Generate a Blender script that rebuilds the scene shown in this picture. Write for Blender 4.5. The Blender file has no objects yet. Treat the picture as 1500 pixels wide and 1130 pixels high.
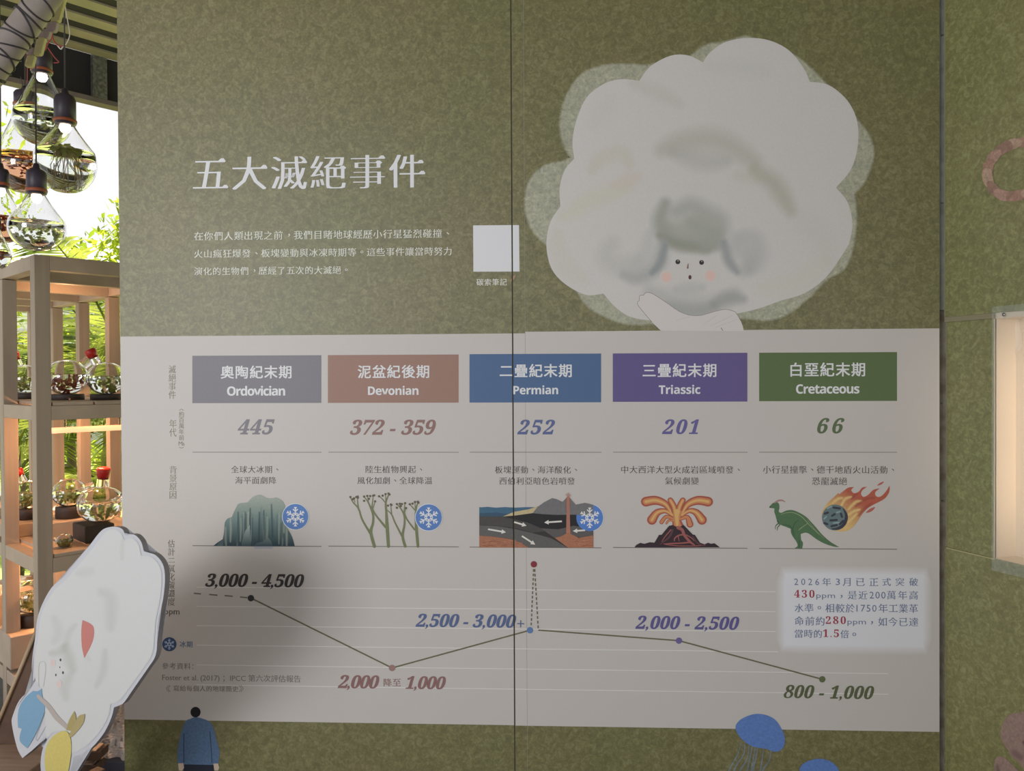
import bpy, bmesh, math, random
from mathutils import Vector, Matrix
from mathutils.geometry import delaunay_2d_cdt
random.seed(7)
sc = bpy.context.scene
COL = sc.collection

# ------------------------------------------------------------------ camera
F, DIST, EYE = 1150.0, 2.2, 1.5
YAW, PITCH, ROLL = -0.04592621, -0.00976742, -0.0054473
fw = Vector((math.sin(YAW)*math.cos(PITCH), math.cos(YAW)*math.cos(PITCH), math.sin(PITCH)))
rt0 = fw.cross(Vector((0, 0, 1))).normalized()
up0 = rt0.cross(fw)
RT = rt0*math.cos(ROLL)+up0*math.sin(ROLL)
UP = up0*math.cos(ROLL)-rt0*math.sin(ROLL)
EYEP = Vector((0, -DIST, EYE))
cam = bpy.data.objects.new('camera', bpy.data.cameras.new('camera'))
COL.objects.link(cam)
cam.data.sensor_width = 36
cam.data.lens = F/1500*36
cam.data.clip_start = 0.05
cam.data.clip_end = 300
m3 = Matrix((RT, UP, -fw)).transposed()
cam.matrix_world = Matrix.Translation(EYEP) @ m3.to_4x4()
sc.camera = cam

# ------------------------------------------------------------------ light
w = bpy.data.worlds.new('world'); sc.world = w; w.use_nodes = True
bg = w.node_tree.nodes['Background']
bg.inputs[0].default_value = (0.98, 0.98, 1.0, 1)
bg.inputs[1].default_value = 1.02

def add_light(name, kind, loc, power, col, size=0.1, aim=None, sy=None):
    L = bpy.data.lights.new(name, kind); L.energy = power; L.color = col
    if kind == 'AREA':
        L.size = size
        if sy: L.shape = 'RECTANGLE'; L.size_y = sy
    elif kind == 'SUN': L.angle = size
    else: L.shadow_soft_size = size
    o = bpy.data.objects.new(name, L); COL.objects.link(o); o.location = loc
    if aim is not None:
        o.rotation_euler = (Vector(aim)-Vector(loc)).to_track_quat('-Z', 'Y').to_euler()
    return o
add_light('sun', 'SUN', (-4, 8, 12), 12.0, (1, 0.96, 0.86), 0.01, aim=(-1.2, 2.4, 0))
add_light('daylight_from_open_side', 'AREA', (-2.6, -3.9, 1.95), 70, (0.95, 0.96, 1.0), 1.5, aim=(-0.4, 0, 1.2))

sc.view_settings.view_transform = 'Standard'
sc.view_settings.look = 'None'
sc.view_settings.gamma = 1
sc.view_settings.use_curve_mapping = False
sc.view_settings.exposure = 0.0

# ------------------------------------------------------------------ pixel rays -> real planes
def ray(px, py):
    return RT*((px-750)/F) - UP*((py-565)/F) + fw
def pt(px, py, depth):
    return EYEP + ray(px, py)*depth
class Plane:
    def __init__(s, p, n): s.p = Vector(p); s.n = Vector(n).normalized()
    def __call__(s, px, py, off=0.0):
        d = ray(px, py); t = (s.p + s.n*off - EYEP).dot(s.n)/d.dot(s.n)
        return EYEP + d*t
def at_z(px, py, z):
    d = ray(px, py); return EYEP + d*((z-EYE)/d.z)
WALL = Plane((0, 0, 0), (0, -1, 0))

# ------------------------------------------------------------------ materials
E0 = 0.58      # how brightly the boards are lit: printed colour = seen colour / E0
def lin(c):
    c = c/255.0
    return c/12.92 if c <= 0.04045 else ((c+0.055)/1.055)**2.4
def C(r, g, b, e=None):
    e = e or E0
    v = [lin(x)/e for x in (r, g, b)]; m = 0.3*v[0]+0.55*v[1]+0.15*v[2]
    return tuple(min(0.9, 0.88*x+0.12*m) for x in v)
def CF(r, g, b): return tuple(lin(x)/E0 for x in (r, g, b))
def mat(name, col, rough=0.6, metal=0.0, noise=None, emis=None, bump=None, spec=None, trans=0, ior=None, alpha=None, sub=None):
    m = bpy.data.materials.new(name); m.use_nodes = True
    nt = m.node_tree; b = nt.nodes['Principled BSDF']
    b.inputs['Base Color'].default_value = (*col, 1); b.inputs['Roughness'].default_value = rough
    b.inputs['Metallic'].default_value = metal
    if spec is not None: b.inputs['Specular IOR Level'].default_value = spec
    if trans: b.inputs['Transmission Weight'].default_value = trans
    if ior: b.inputs['IOR'].default_value = ior
    if alpha is not None: b.inputs['Alpha'].default_value = alpha
    if emis: b.inputs['Emission Color'].default_value = (*emis[0], 1); b.inputs['Emission Strength'].default_value = emis[1]
    if noise or bump:
        tc = nt.nodes.new('ShaderNodeTexCoord'); mp = nt.nodes.new('ShaderNodeMapping')
        nt.links.new(tc.outputs['Object'], mp.inputs[0])
        nz = nt.nodes.new('ShaderNodeTexNoise'); nt.links.new(mp.outputs[0], nz.inputs['Vector'])
        nz.inputs['Detail'].default_value = 5
        sca, col2, stretch = (noise or (40, col, (1, 1, 1)))
        nz.inputs['Scale'].default_value = sca; mp.inputs['Scale'].default_value = stretch
        if noise:
            r = nt.nodes.new('ShaderNodeValToRGB'); r.color_ramp.elements[0].position = 0.35; r.color_ramp.elements[1].position = 0.65
            r.color_ramp.elements[0].color = (*col, 1); r.color_ramp.elements[1].color = (*col2, 1)
            nt.links.new(nz.outputs['Fac'], r.inputs[0]); nt.links.new(r.outputs[0], b.inputs['Base Color'])
        if bump:
            bp = nt.nodes.new('ShaderNodeBump'); bp.inputs['Strength'].default_value = bump[0]; bp.inputs['Distance'].default_value = bump[1]
            nt.links.new(nz.outputs['Fac'], bp.inputs['Height']); nt.links.new(bp.outputs[0], b.inputs['Normal'])
    return m

def felt_mat(name, dark, mid, light, greenish, ink=False):
    """printed felt-like green: fine curly mottling over slow drifts of brown and green"""
    m = bpy.data.materials.new(name); m.use_nodes = True; nt = m.node_tree; N = nt.nodes; L = nt.links
    b = N['Principled BSDF']; b.inputs['Roughness'].default_value = 0.5; b.inputs['Specular IOR Level'].default_value = 1.0
    g = N.new('ShaderNodeNewGeometry')
    n1 = N.new('ShaderNodeTexNoise'); n1.inputs['Scale'].default_value = 55; n1.inputs['Detail'].default_value = 3; n1.inputs['Distortion'].default_value = 1.1
    n3 = N.new('ShaderNodeTexNoise'); n3.inputs['Scale'].default_value = 170; n3.inputs['Detail'].default_value = 2; n3.inputs['Distortion'].default_value = 1.0
    n2 = N.new('ShaderNodeTexNoise'); n2.inputs['Scale'].default_value = 2.2; n2.inputs['Detail'].default_value = 3
    for n in (n1, n2, n3): L.new(g.outputs['Position'], n.inputs['Vector'])
    mx = N.new('ShaderNodeMath'); mx.operation = 'MULTIPLY_ADD'; mx.inputs[1].default_value = 0.6
    m0 = N.new('ShaderNodeMath'); m0.operation = 'MULTIPLY'; m0.inputs[1].default_value = 0.4
    L.new(n3.outputs['Fac'], m0.inputs[0]); L.new(n1.outputs['Fac'], mx.inputs[0]); L.new(m0.outputs[0], mx.inputs[2])
    r = N.new('ShaderNodeValToRGB'); e = r.color_ramp.elements
    e[0].position = 0.36; e[0].color = (*dark, 1); e[1].position = 0.64; e[1].color = (*light, 1)
    k = e.new(0.5); k.color = (*mid, 1)
    L.new(mx.outputs[0], r.inputs[0])
    r2 = N.new('ShaderNodeValToRGB'); r2.color_ramp.elements[0].position = 0.40; r2.color_ramp.elements[1].position = 0.66
    L.new(n2.outputs['Fac'], r2.inputs[0])
    mix = N.new('ShaderNodeMix'); mix.data_type = 'RGBA'; mix.blend_type = 'MULTIPLY'
    L.new(r2.outputs[0], mix.inputs[0]); L.new(r.outputs[0], mix.inputs[6]); mix.inputs[7].default_value = (*greenish, 1)
    if ink:      # the same felt print with another ink laid over it as far as 'cover' says
        a = N.new('ShaderNodeVertexColor'); a.layer_name = 'ink'; al = N.new('ShaderNodeAttribute'); al.attribute_name = 'cover'
        k = N.new('ShaderNodeMath'); k.operation = 'MULTIPLY_ADD'; k.inputs[1].default_value = 1.6; k.inputs[2].default_value = 0.2; L.new(mx.outputs[0], k.inputs[0])
        sc_ = N.new('ShaderNodeVectorMath'); sc_.operation = 'SCALE'; L.new(a.outputs['Color'], sc_.inputs[0]); L.new(k.outputs[0], sc_.inputs['Scale'])
        m2 = N.new('ShaderNodeMix'); m2.data_type = 'RGBA'; L.new(al.outputs['Fac'], m2.inputs[0]); L.new(mix.outputs[2], m2.inputs[6]); L.new(sc_.outputs[0], m2.inputs[7])
        L.new(m2.outputs[2], b.inputs['Base Color'])
    else: L.new(mix.outputs[2], b.inputs['Base Color'])
    return m
M = {}
M['felt'] = felt_mat('felt_print_green', CF(84, 79, 44), CF(97, 91, 54), CF(115, 109, 72), (0.90, 1.0, 0.90))
M['felt_light'] = felt_mat('felt_print_light_green', CF(92, 90, 52), CF(106, 103, 62), CF(124, 122, 80), (0.90, 1.0, 0.90))

M['ink_on_felt'] = felt_mat('ink_on_felt', CF(84, 79, 44), CF(97, 91, 54), CF(115, 109, 72), (0.90, 1.0, 0.90), True)
M['ink_on_felt_light'] = felt_mat('ink_on_light_felt', CF(92, 90, 52), CF(106, 103, 62), CF(124, 122, 80), (0.90, 1.0, 0.90), True)
def print_mat():
    m = bpy.data.materials.new('printed_ink'); m.use_nodes = True; nt = m.node_tree; N = nt.nodes; L = nt.links
    b = N['Principled BSDF']; b.inputs['Roughness'].default_value = 0.5; b.inputs['Specular IOR Level'].default_value = 0.5
    a = N.new('ShaderNodeVertexColor'); a.layer_name = 'ink'
    g = N.new('ShaderNodeNewGeometry'); n = N.new('ShaderNodeTexNoise'); n.inputs['Scale'].default_value = 160; n.inputs['Detail'].default_value = 3
    L.new(g.outputs['Position'], n.inputs['Vector'])
    at = N.new('ShaderNodeAttribute'); at.attribute_type = 'OBJECT'; at.attribute_name = 'grain'
    mr = N.new('ShaderNodeMath'); mr.operation = 'SUBTRACT'; mr.inputs[1].default_value = 0.5; L.new(n.outputs['Fac'], mr.inputs[0])
    mm = N.new('ShaderNodeMath'); mm.operation = 'MULTIPLY_ADD'; mm.inputs[2].default_value = 1.0
    L.new(mr.outputs[0], mm.inputs[0]); L.new(at.outputs['Fac'], mm.inputs[1])
    mix = N.new('ShaderNodeVectorMath'); mix.operation = 'SCALE'
    L.new(a.outputs['Color'], mix.inputs[0]); L.new(mm.outputs[0], mix.inputs['Scale'])
    L.new(mix.outputs[0], b.inputs['Base Color'])
    return m
M['ink'] = print_mat()
M['board_core'] = mat('board_core', (0.30, 0.27, 0.16), 0.7)
M['dark'] = mat('dark_gap', (0.03, 0.028, 0.022), 0.9)
M['metal'] = mat('galvanised_stud', (0.22, 0.22, 0.19), 0.5, 0.6, noise=(60, (0.10, 0.10, 0.08), (1, 1, 1)))
M['screw'] = mat('screw_metal', (0.4, 0.4, 0.4), 0.3, 1.0)
M['concrete'] = mat('grey_concrete', (0.13, 0.13, 0.145), 0.8, noise=(6, (0.19, 0.19, 0.2), (1, 1, 1)))
M['timber'] = mat('planed_timber', (0.40, 0.315, 0.235), 0.65, noise=(9, (0.46, 0.365, 0.27), (1, 1, 1)))
M['timber_post'] = mat('planed_timber_post', (0.34, 0.27, 0.20), 0.65, noise=(40, (0.40, 0.315, 0.235), (1, 1, .04)))
M['timber_dry'] = mat('weathered_timber', (0.42, 0.35, 0.27), 0.7, noise=(7, (0.50, 0.42, 0.33), (1, 1, 6)))
M['wood_dark'] = mat('dark_stained_wood', (0.10, 0.055, 0.035), 0.6, noise=(12, (0.16, 0.09, 0.055), (1, 6, 1)))
M['wood_top'] = mat('brown_wood_top', (0.36, 0.23, 0.16), 0.5, noise=(7, (0.46, 0.31, 0.22), (1, 8, 1)))
M['ply_edge'] = mat('plywood_edge', (0.52, 0.38, 0.24), 0.6)
M['glass'] = mat('clear_glass', (1, 1, 1), 0.0, trans=1, ior=1.45)
M['water'] = mat('water', (0.97, 1.0, 0.95), 0.0, trans=1, ior=1.33)
M['rust_water'] = mat('rusty_water', (0.85, 0.45, 0.25), 0.0, trans=1, ior=1.33)
M['roots'] = mat('pale_roots', (0.45, 0.32, 0.16), 0.8)
M['weed'] = mat('water_weed', (0.42, 0.45, 0.12), 0.7)
M['rust_weed'] = mat('rust_weed', (0.42, 0.10, 0.04), 0.7)
M['socket'] = mat('lamp_socket_black', (0.04, 0.03, 0.045), 0.45)
M['copper'] = mat('rusty_neck', (0.32, 0.08, 0.03), 0.5)
M['bulb'] = mat('lit_bulb', (1, 0.9, 0.75), 0.4, emis=((1, 0.80, 0.62), 9))
M['cable'] = mat('black_cable', (0.05, 0.04, 0.045), 0.6)
M['red_wire'] = mat('red_wire', (0.35, 0.05, 0.05), 0.5)
M['white_wire'] = mat('white_wire', (0.7, 0.6, 0.58), 0.5)
M['pipe'] = mat('weathered_pipe', (0.36, 0.30, 0.27), 0.7, noise=(9, (0.48, 0.42, 0.37), (1, 1, 1)))
M['cream_clip'] = mat('cream_clip', (0.62, 0.55, 0.28), 0.6)
M['pink_clip'] = mat('pinkish_tape', (0.45, 0.35, 0.36), 0.6)
M['red_stopper'] = mat('red_rubber_stopper', (0.55, 0.02, 0.015), 0.35)
M['blackened'] = mat('charred_wood_base', (0.05, 0.035, 0.03), 0.6)
M['batten'] = mat('pale_roof_batten', (0.32, 0.275, 0.18), 0.7, noise=(5, (0.24, 0.225, 0.14), (1, 1, 1)))
M['roof_dark'] = mat('dark_roof_deck', (0.018, 0.015, 0.015), 0.9)
M['beam'] = mat('stained_beam', (0.10, 0.085, 0.07), 0.8, noise=(6, (0.16, 0.13, 0.11), (1, 1, 1)))
M['lawn'] = mat('sunlit_lawn', (0.36, 0.44, 0.07), 0.9, noise=(3, (0.50, 0.58, 0.14), (1, 1, 1)))
def leaf_mat(name, c1, c2):
    m = bpy.data.materials.new(name); m.use_nodes = True; nt = m.node_tree; N = nt.nodes; L = nt.links
    out = N['Material Output']; b = N['Principled BSDF']; b.inputs['Roughness'].default_value = 0.6
    t = N.new('ShaderNodeBsdfTranslucent'); mx = N.new('ShaderNodeMixShader'); mx.inputs[0].default_value = 0.5
    g = N.new('ShaderNodeNewGeometry'); n = N.new('ShaderNodeTexNoise'); n.inputs['Scale'].default_value = 4
    L.new(g.outputs['Position'], n.inputs['Vector'])
    r = N.new('ShaderNodeValToRGB'); r.color_ramp.elements[0].position = .4; r.color_ramp.elements[1].position = .6
    r.color_ramp.elements[0].color = (*c1, 1); r.color_ramp.elements[1].color = (*c2, 1)
    L.new(n.outputs['Fac'], r.inputs[0]); L.new(r.outputs[0], b.inputs['Base Color']); L.new(r.outputs[0], t.inputs['Color'])
    L.new(b.outputs[0], mx.inputs[1]); L.new(t.outputs[0], mx.inputs[2]); L.new(mx.outputs[0], out.inputs['Surface'])
    return m
M['leaf_yellow'] = leaf_mat('sunlit_leaves', (0.25, 0.34, 0.02), (0.50, 0.58, 0.05))
M['leaf_palm'] = leaf_mat('palm_leaves', (0.09, 0.13, 0.02), (0.42, 0.46, 0.07))
M['leaf_dark'] = leaf_mat('dark_leaves', (0.04, 0.08, 0.02), (0.09, 0.15, 0.03))
M['trunk'] = mat('trunk_bark', (0.16, 0.12, 0.08), 0.9)
M['pot'] = mat('navy_glazed_pot', (0.015, 0.018, 0.05), 0.4)
M['white_wall'] = mat('white_house_wall', (0.78, 0.76, 0.78), 0.8)
M['roof_tile'] = mat('grey_house_roof', (0.55, 0.54, 0.56), 0.8)
M['foam'] = mat('white_foam_board', (0.62, 0.63, 0.66), 0.6)
M['foam_edge'] = mat('grey_foam_edge', (0.36, 0.335, 0.34), 0.7)
M['cloth'] = mat('crumpled_white_cloth', (0.78, 0.74, 0.73), 0.8, noise=(16, (0.88, 0.85, 0.84), (1, 1, 2)), bump=(0.8, 0.02))
M['niche'] = mat('cream_niche_lining', (0.82, 0.70, 0.54), 0.6)
M['niche_relief'] = mat('pale_relief', (0.88, 0.77, 0.63), 0.5)
M['acrylic'] = mat('clear_acrylic_sheet', (0.85, 0.95, 0.9), 0.05, alpha=0.09)
M['glow_dowel'] = mat('dowel_with_glow', (1, 0.7, 0.5), 0.4, emis=((1, 0.46, 0.22), 1.3))  # wooden dowel; the warm light falling on it is put in as emission

# ------------------------------------------------------------------ object helpers
def link(name, me, m=None, parent=None, **props):
    o = bpy.data.objects.new(name, me); COL.objects.link(o)
    if m is not None and me is not None and not me.materials: me.materials.append(m)
    if parent is not None: o.parent = parent
    for k, v in props.items(): o[k] = v
    return o
def thing(name, label, cat, group=None, loc=(0, 0, 0)):
    o = bpy.data.objects.new(name, None); COL.objects.link(o); o.location = loc
    o.empty_display_size = 0.1
    o['label'] = label; o['category'] = cat
    if group: o['group'] = group
    return o
def part(name, me, m, parent, **props):
    """a mesh given in world coordinates, parented to a thing that may be away from the origin"""
    off = Vector((0, 0, 0)); p = parent
    while p is not None: off += p.location; p = p.parent
    if off.length > 0: me.transform(Matrix.Translation(-off))
    return link(name, me, m, parent, **props)
def bm_mesh(name, bm, smooth=False):
    me = bpy.data.meshes.new(name); bm.normal_update(); bm.to_mesh(me); bm.free()
    if smooth:
        for p in me.polygons: p.use_smooth = True
    return me
def box_bm(bm, o, ex, ey, ez):
    """box from corner o along three edge vectors"""
    vs = [bm.verts.new(o+ex*i+ey*j+ez*k) for k in (0, 1) for j in (0, 1) for i in (0, 1)]
    for f in ((0, 2, 3, 1), (4, 5, 7, 6), (0, 1, 5, 4), (2, 6, 7, 3), (0, 4, 6, 2), (1, 3, 7, 5)):
        bm.faces.new([vs[i] for i in f])
def box_me(o, ex, ey, ez, bev=0.0):
    bm = bmesh.new(); box_bm(bm, Vector(o), Vector(ex), Vector(ey), Vector(ez))
    if bev: bmesh.ops.bevel(bm, geom=bm.edges[:], offset=bev, segments=1, affect='EDGES')
    bmesh.ops.recalc_face_normals(bm, faces=bm.faces[:])
    return bm_mesh('box', bm)
def tube_me(pts, r, seg=8, caps=True, name='tube'):
    pts = [Vector(p) for p in pts]; n = len(pts)
    rs = r if isinstance(r, (list, tuple)) else [r]*n
    bm = bmesh.new(); rings = []
    ref = None
    for i, p in enumerate(pts):
        t = (pts[min(i+1, n-1)]-pts[max(i-1, 0)]).normalized()
        if ref is None: ref = t.orthogonal().normalized()
        ref = (ref - t*ref.dot(t)).normalized(); b2 = t.cross(ref)
        rings.append([bm.verts.new(p+(ref*math.cos(a)+b2*math.sin(a))*rs[i]) for a in [2*math.pi*k/seg for k in range(seg)]])
    for i in range(n-1):
        for k in range(seg):
            bm.faces.new([rings[i][k], rings[i][(k+1) % seg], rings[i+1][(k+1) % seg], rings[i+1][k]])
    if caps: bm.faces.new(rings[0][::-1]); bm.faces.new(rings[-1])
    bmesh.ops.recalc_face_normals(bm, faces=bm.faces[:])
    return bm_mesh(name, bm, True)
def lathe_me(prof, seg=32, name='lathe', squash=(1, 1), at=Vector((0, 0, 0))):
    """prof: list of (r, z); r=0 closes"""
    bm = bmesh.new(); rings = []
    for r, z in prof:
        if r < 1e-6: rings.append([bm.verts.new(at+Vector((0, 0, z)))])
        else: rings.append([bm.verts.new(at+Vector((r*math.cos(a)*squash[0], r*math.sin(a)*squash[1], z))) for a in [2*math.pi*k/seg for k in range(seg)]])
    for a, b in zip(rings[:-1], rings[1:]):
        for k in range(seg):
            if len(a) == 1 and len(b) == 1: continue
            if len(a) == 1: bm.faces.new([a[0], b[k], b[(k+1) % seg]])
            elif len(b) == 1: bm.faces.new([a[k], b[0], a[(k+1) % seg]])
            else: bm.faces.new([a[k], b[k], b[(k+1) % seg], a[(k+1) % seg]])
    bmesh.ops.recalc_face_normals(bm, faces=bm.faces[:])
    return bm_mesh(name, bm, True)

def spline(pts, n=6, closed=True):
    """Catmull-Rom through pts; a third value marks a sharp corner"""
    P = [(p[0], p[1]) for p in pts]; K = [len(p) > 2 for p in pts]; N = len(P); out = []
    rng = range(N) if closed else range(N-1)
    for i in rng:
        p1, p2 = P[i], P[(i+1) % N]
        p0 = p1 if (K[i] or (not closed and i == 0)) else P[i-1]
        p3 = p2 if (K[(i+1) % N] or (not closed and i == N-2)) else P[(i+2) % N]
        for k in range(n):
            t = k/n; t2 = t*t; t3 = t2*t
            out.append(tuple(0.5*((2*p1[j])+(-p0[j]+p2[j])*t+(2*p0[j]-5*p1[j]+4*p2[j]-p3[j])*t2+(-p0[j]+3*p1[j]-3*p2[j]+p3[j])*t3) for j in (0, 1)))
    if not closed: out.append(P[-1])
    return out

# ------------------------------------------------------------------ printing on planes
# a print is a list of (verts2d px, faces, colour fn/const, alpha list/const)
class Print:
    def __init__(s): s.v = []; s.f = []; s.c = []; s.a = []; s.z = []; s.n = 0
    def lift(s, k=1):
        s.n += k; s.z += [s.n]*(len(s.v)-len(s.z))
    def poly(s, pts, col, alpha=1.0, cuts=None):
        if cuts or len(pts) > 4:
            bm = bmesh.new(); nv, _, nf, _, _, _ = delaunay_2d_cdt([Vector(q[:2]) for q in pts], [], [list(range(len(pts)))], 1, 1e-5)
            vs = [bm.verts.new((q.x, q.y, 0)) for q in nv]
            for q in nf:
                try: bm.faces.new([vs[i] for i in q])
                except ValueError: pass
            if cuts:
                ys = [p[1] for p in pts]; xs = [p[0] for p in pts]
                for ax, n in cuts:
                    lo, hi = (min(ys), max(ys)) if ax == 'h' else (min(xs), max(xs))
                    for k in range(1, n):
                        q = lo+(hi-lo)*k/n
                        bmesh.ops.bisect_plane(bm, geom=bm.verts[:]+bm.edges[:]+bm.faces[:], plane_co=(q, q, 0), plane_no=(0, 1, 0) if ax == 'h' else (1, 0, 0))
            bm.verts.index_update(); b0 = len(s.v)
            for v in bm.verts:
                s.v.append((v.co.x, v.co.y)); s.c.append(col(v.co.x, v.co.y) if callable(col) else col); s.a.append(alpha)
            for f in bm.faces: s.f.append([b0+v.index for v in f.verts])
            bm.free()
        else:
            b0 = len(s.v)
            for x, y in pts:
                s.v.append((x, y)); s.c.append(col(x, y) if callable(col) else col); s.a.append(alpha)
            s.f.append(list(range(b0, b0+len(pts))))
        s.lift(); return s
    def tris(s, verts, faces, col, alpha=1.0):
        b0 = len(s.v); s.v += verts; s.c += [col]*len(verts); s.a += [alpha]*len(verts)
        s.f += [[b0+i for i in f] for f in faces]; s.lift(); return s
    def stroke(s, pts, w, col, alpha=1.0, smooth=4, caps=True):
        """tapered solid stroke; w = one width or one per point"""
        n0 = len(pts); ws = list(w) if isinstance(w, (list, tuple)) else [w]*n0
        if smooth and n0 > 2:
            q = spline([(*p,) for p in pts], smooth, False)
            W = [ws[min(i//smooth, n0-1)]*(1-(i % smooth)/smooth)+ws[min(i//smooth+1, n0-1)]*((i % smooth)/smooth) for i in range(len(q))]
        else: q = pts; W = ws
        L = []; R = []
        for i, p in enumerate(q):
            a = q[max(i-1, 0)]; b = q[min(i+1, len(q)-1)]; dx, dy = b[0]-a[0], b[1]-a[1]; l = math.hypot(dx, dy) or 1
            nx, ny = -dy/l*W[i]/2, dx/l*W[i]/2; L.append((p[0]+nx, p[1]+ny)); R.append((p[0]-nx, p[1]-ny))
        b0 = len(s.v); n = len(q)
        s.v += L+R; s.c += [col]*(2*n); s.a += [alpha]*(2*n)
        for i in range(n-1): s.f.append([b0+i, b0+i+1, b0+n+i+1, b0+n+i])
        s.lift()
        if caps:
            for i in (0, n-1):
                if W[i] > 1.2: s.disc(q[i][0], q[i][1], W[i]/2, col, alpha=alpha, seg=12)
        return s
    def disc(s, x, y, r, col, ry=None, alpha=1.0, seg=24, soft=0):
        ry = ry or r; b0 = len(s.v); s.v.append((x, y)); s.c.append(col); s.a.append(alpha)
        for k in range(seg):
            t = 2*math.pi*k/seg; s.v.append((x+math.cos(t)*r, y+math.sin(t)*ry)); s.c.append(col); s.a.append(alpha)
        for k in range(seg): s.f.append([b0, b0+1+k, b0+1+(k+1) % seg])
        if soft:
            b1 = len(s.v)
            for k in range(seg):
                t = 2*math.pi*k/seg; s.v.append((x+math.cos(t)*(r+soft), y+math.sin(t)*(ry+soft))); s.c.append(col); s.a.append(0.0)
            for k in range(seg): s.f.append([b0+1+k, b1+k, b1+(k+1) % seg, b0+1+(k+1) % seg])
        s.lift(); return s
    def soft(s, pts, w, col, alpha=0.5, smooth=4):
        """feathered brush stroke: fades at both sides and both ends"""
        n0 = len(pts); ws = list(w) if isinstance(w, (list, tuple)) else [w]*n0
        q = spline([(*p,) for p in pts], smooth, False) if n0 > 2 else [(pts[0][0]+(pts[1][0]-pts[0][0])*t/6, pts[0][1]+(pts[1][1]-pts[0][1])*t/6) for t in range(7)]
        n = len(q); b0 = len(s.v); prof = ((-1, 0), (-.75, .25), (-.45, .75), (0, 1), (.45, .75), (.75, .25), (1, 0))
        # extend both ends
        for i, p in enumerate(q):
            a = q[max(i-1, 0)]; b = q[min(i+1, n-1)]; dx, dy = b[0]-a[0], b[1]-a[1]; l = math.hypot(dx, dy) or 1
            t = i/(n-1); k = t*(n0-1); j = min(int(k), n0-2); W = ws[j]*(1-(k-j))+ws[j+1]*(k-j)
            e = min(1, min(t, 1-t)*4); e = e*e*(3-2*e); W2 = W*(0.35+0.65*math.sqrt(e))
            for o, al in prof:
                s.v.append((p[0]-dy/l*W2/2*o, p[1]+dx/l*W2/2*o)); s.c.append(col); s.a.append(alpha*al*e)
        m = len(prof)
        for i in range(n-1):
            for j in range(m-1): s.f.append([b0+i*m+j, b0+i*m+j+1, b0+(i+1)*m+j+1, b0+(i+1)*m+j])
        s.lift(); return s
    def feather(s, pts, col, alpha, d):
        """a ring around a closed outline fading outwards by d px"""
        n = len(pts); ar = sum(pts[i-1][0]*pts[i][1]-pts[i][0]*pts[i-1][1] for i in range(n)); sg = 1 if ar > 0 else -1
        b0 = len(s.v)
        for i, p in enumerate(pts):
            a = pts[i-1]; b = pts[(i+1) % n]; dx, dy = b[0]-a[0], b[1]-a[1]; l = math.hypot(dx, dy) or 1
            s.v.append(p); s.c.append(col); s.a.append(alpha)
            s.v.append((p[0]+dy/l*d*sg, p[1]-dx/l*d*sg)); s.c.append(col); s.a.append(0.0)
        for i in range(n):
            j = (i+1) % n; s.f.append([b0+2*i, b0+2*i+1, b0+2*j+1, b0+2*j])
        s.lift(); return s

def shade(name, outline, base, strokes, step, parent, layer, plane=WALL, grain=0.0, sub=None, margin=1.0):
    """soft brushwork inside an outline: a fine grid whose vertex colours are the strokes blended over the base colour.
    strokes: (points, width px, colour, strength)"""
    import numpy as np
    O = np.array(outline, float); x0, y0 = O.min(0); x1, y1 = O.max(0)
    xs = np.arange(x0, x1+step, step); ys = np.arange(y0, y1+step, step); X, Y = np.meshgrid(xs, ys)
    def inside(X, Y):
        r = np.zeros(X.shape, bool)
        for i in range(len(O)):
            (ax_, ay), (bx, by) = O[i-1], O[i]
            if ay == by: continue
            r ^= ((ay > Y) != (by > Y)) & (X < (bx-ax_)*(Y-ay)/(by-ay)+ax_)
        return r
    IN = inside(X, Y)
    if callable(base): B = np.array([[base(a, b) for a, b in zip(r1, r2)] for r1, r2 in zip(X, Y)])
    else: B = np.ones(X.shape+(3,))*np.array(base)
    for pts, wd, col, al in strokes:
        q = np.array(spline([(*p,) for p in pts], 5, False) if len(pts) > 2 else pts, float)
        seg = np.hypot(*(q[1:]-q[:-1]).T); cum = np.concatenate([[0], np.cumsum(seg)]); L_ = cum[-1]
        best = np.full(X.shape, 1e9)
        for i in range(len(q)-1):
            d = q[i+1]-q[i]; t = np.clip(((X-q[i, 0])*d[0]+(Y-q[i, 1])*d[1])/max(1e-9, d@d), 0, 1)
            dist = np.hypot(X-q[i, 0]-t*d[0], Y-q[i, 1]-t*d[1])
            s_ = (cum[i]+t*seg[i])/L_; wl = wd/2*(0.55+0.45*np.sin(np.pi*np.clip(s_, 0.02, .98))**.5)
            best = np.minimum(best, dist/wl)
        a = np.clip(1-best, 0, 1); a = (a*a*(3-2*a))**.8*al; B = B*(1-a[..., None])+np.array(col)*a[..., None]
    idx = -np.ones(X.shape, int); ok = IN[:-1, :-1] & IN[1:, :-1] & IN[:-1, 1:] & IN[1:, 1:]
    pr = Print(); js, is_ = np.nonzero(ok)
    for j, i in zip(js, is_):
        f_ = []
        for dj, di in ((0, 0), (0, 1), (1, 1), (1, 0)):
            k = idx[j+dj, i+di]
            if k < 0: k = idx[j+dj, i+di] = len(pr.v); pr.v.append((X[j+dj, i+di], Y[j+dj, i+di])); pr.c.append(tuple(B[j+dj, i+di])); pr.a.append(1.0)
            f_.append(int(k))
        pr.f.append(f_)
    pr.lift()
    return emit(name, pr, parent, layer, plane, grain, sub=sub)

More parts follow.
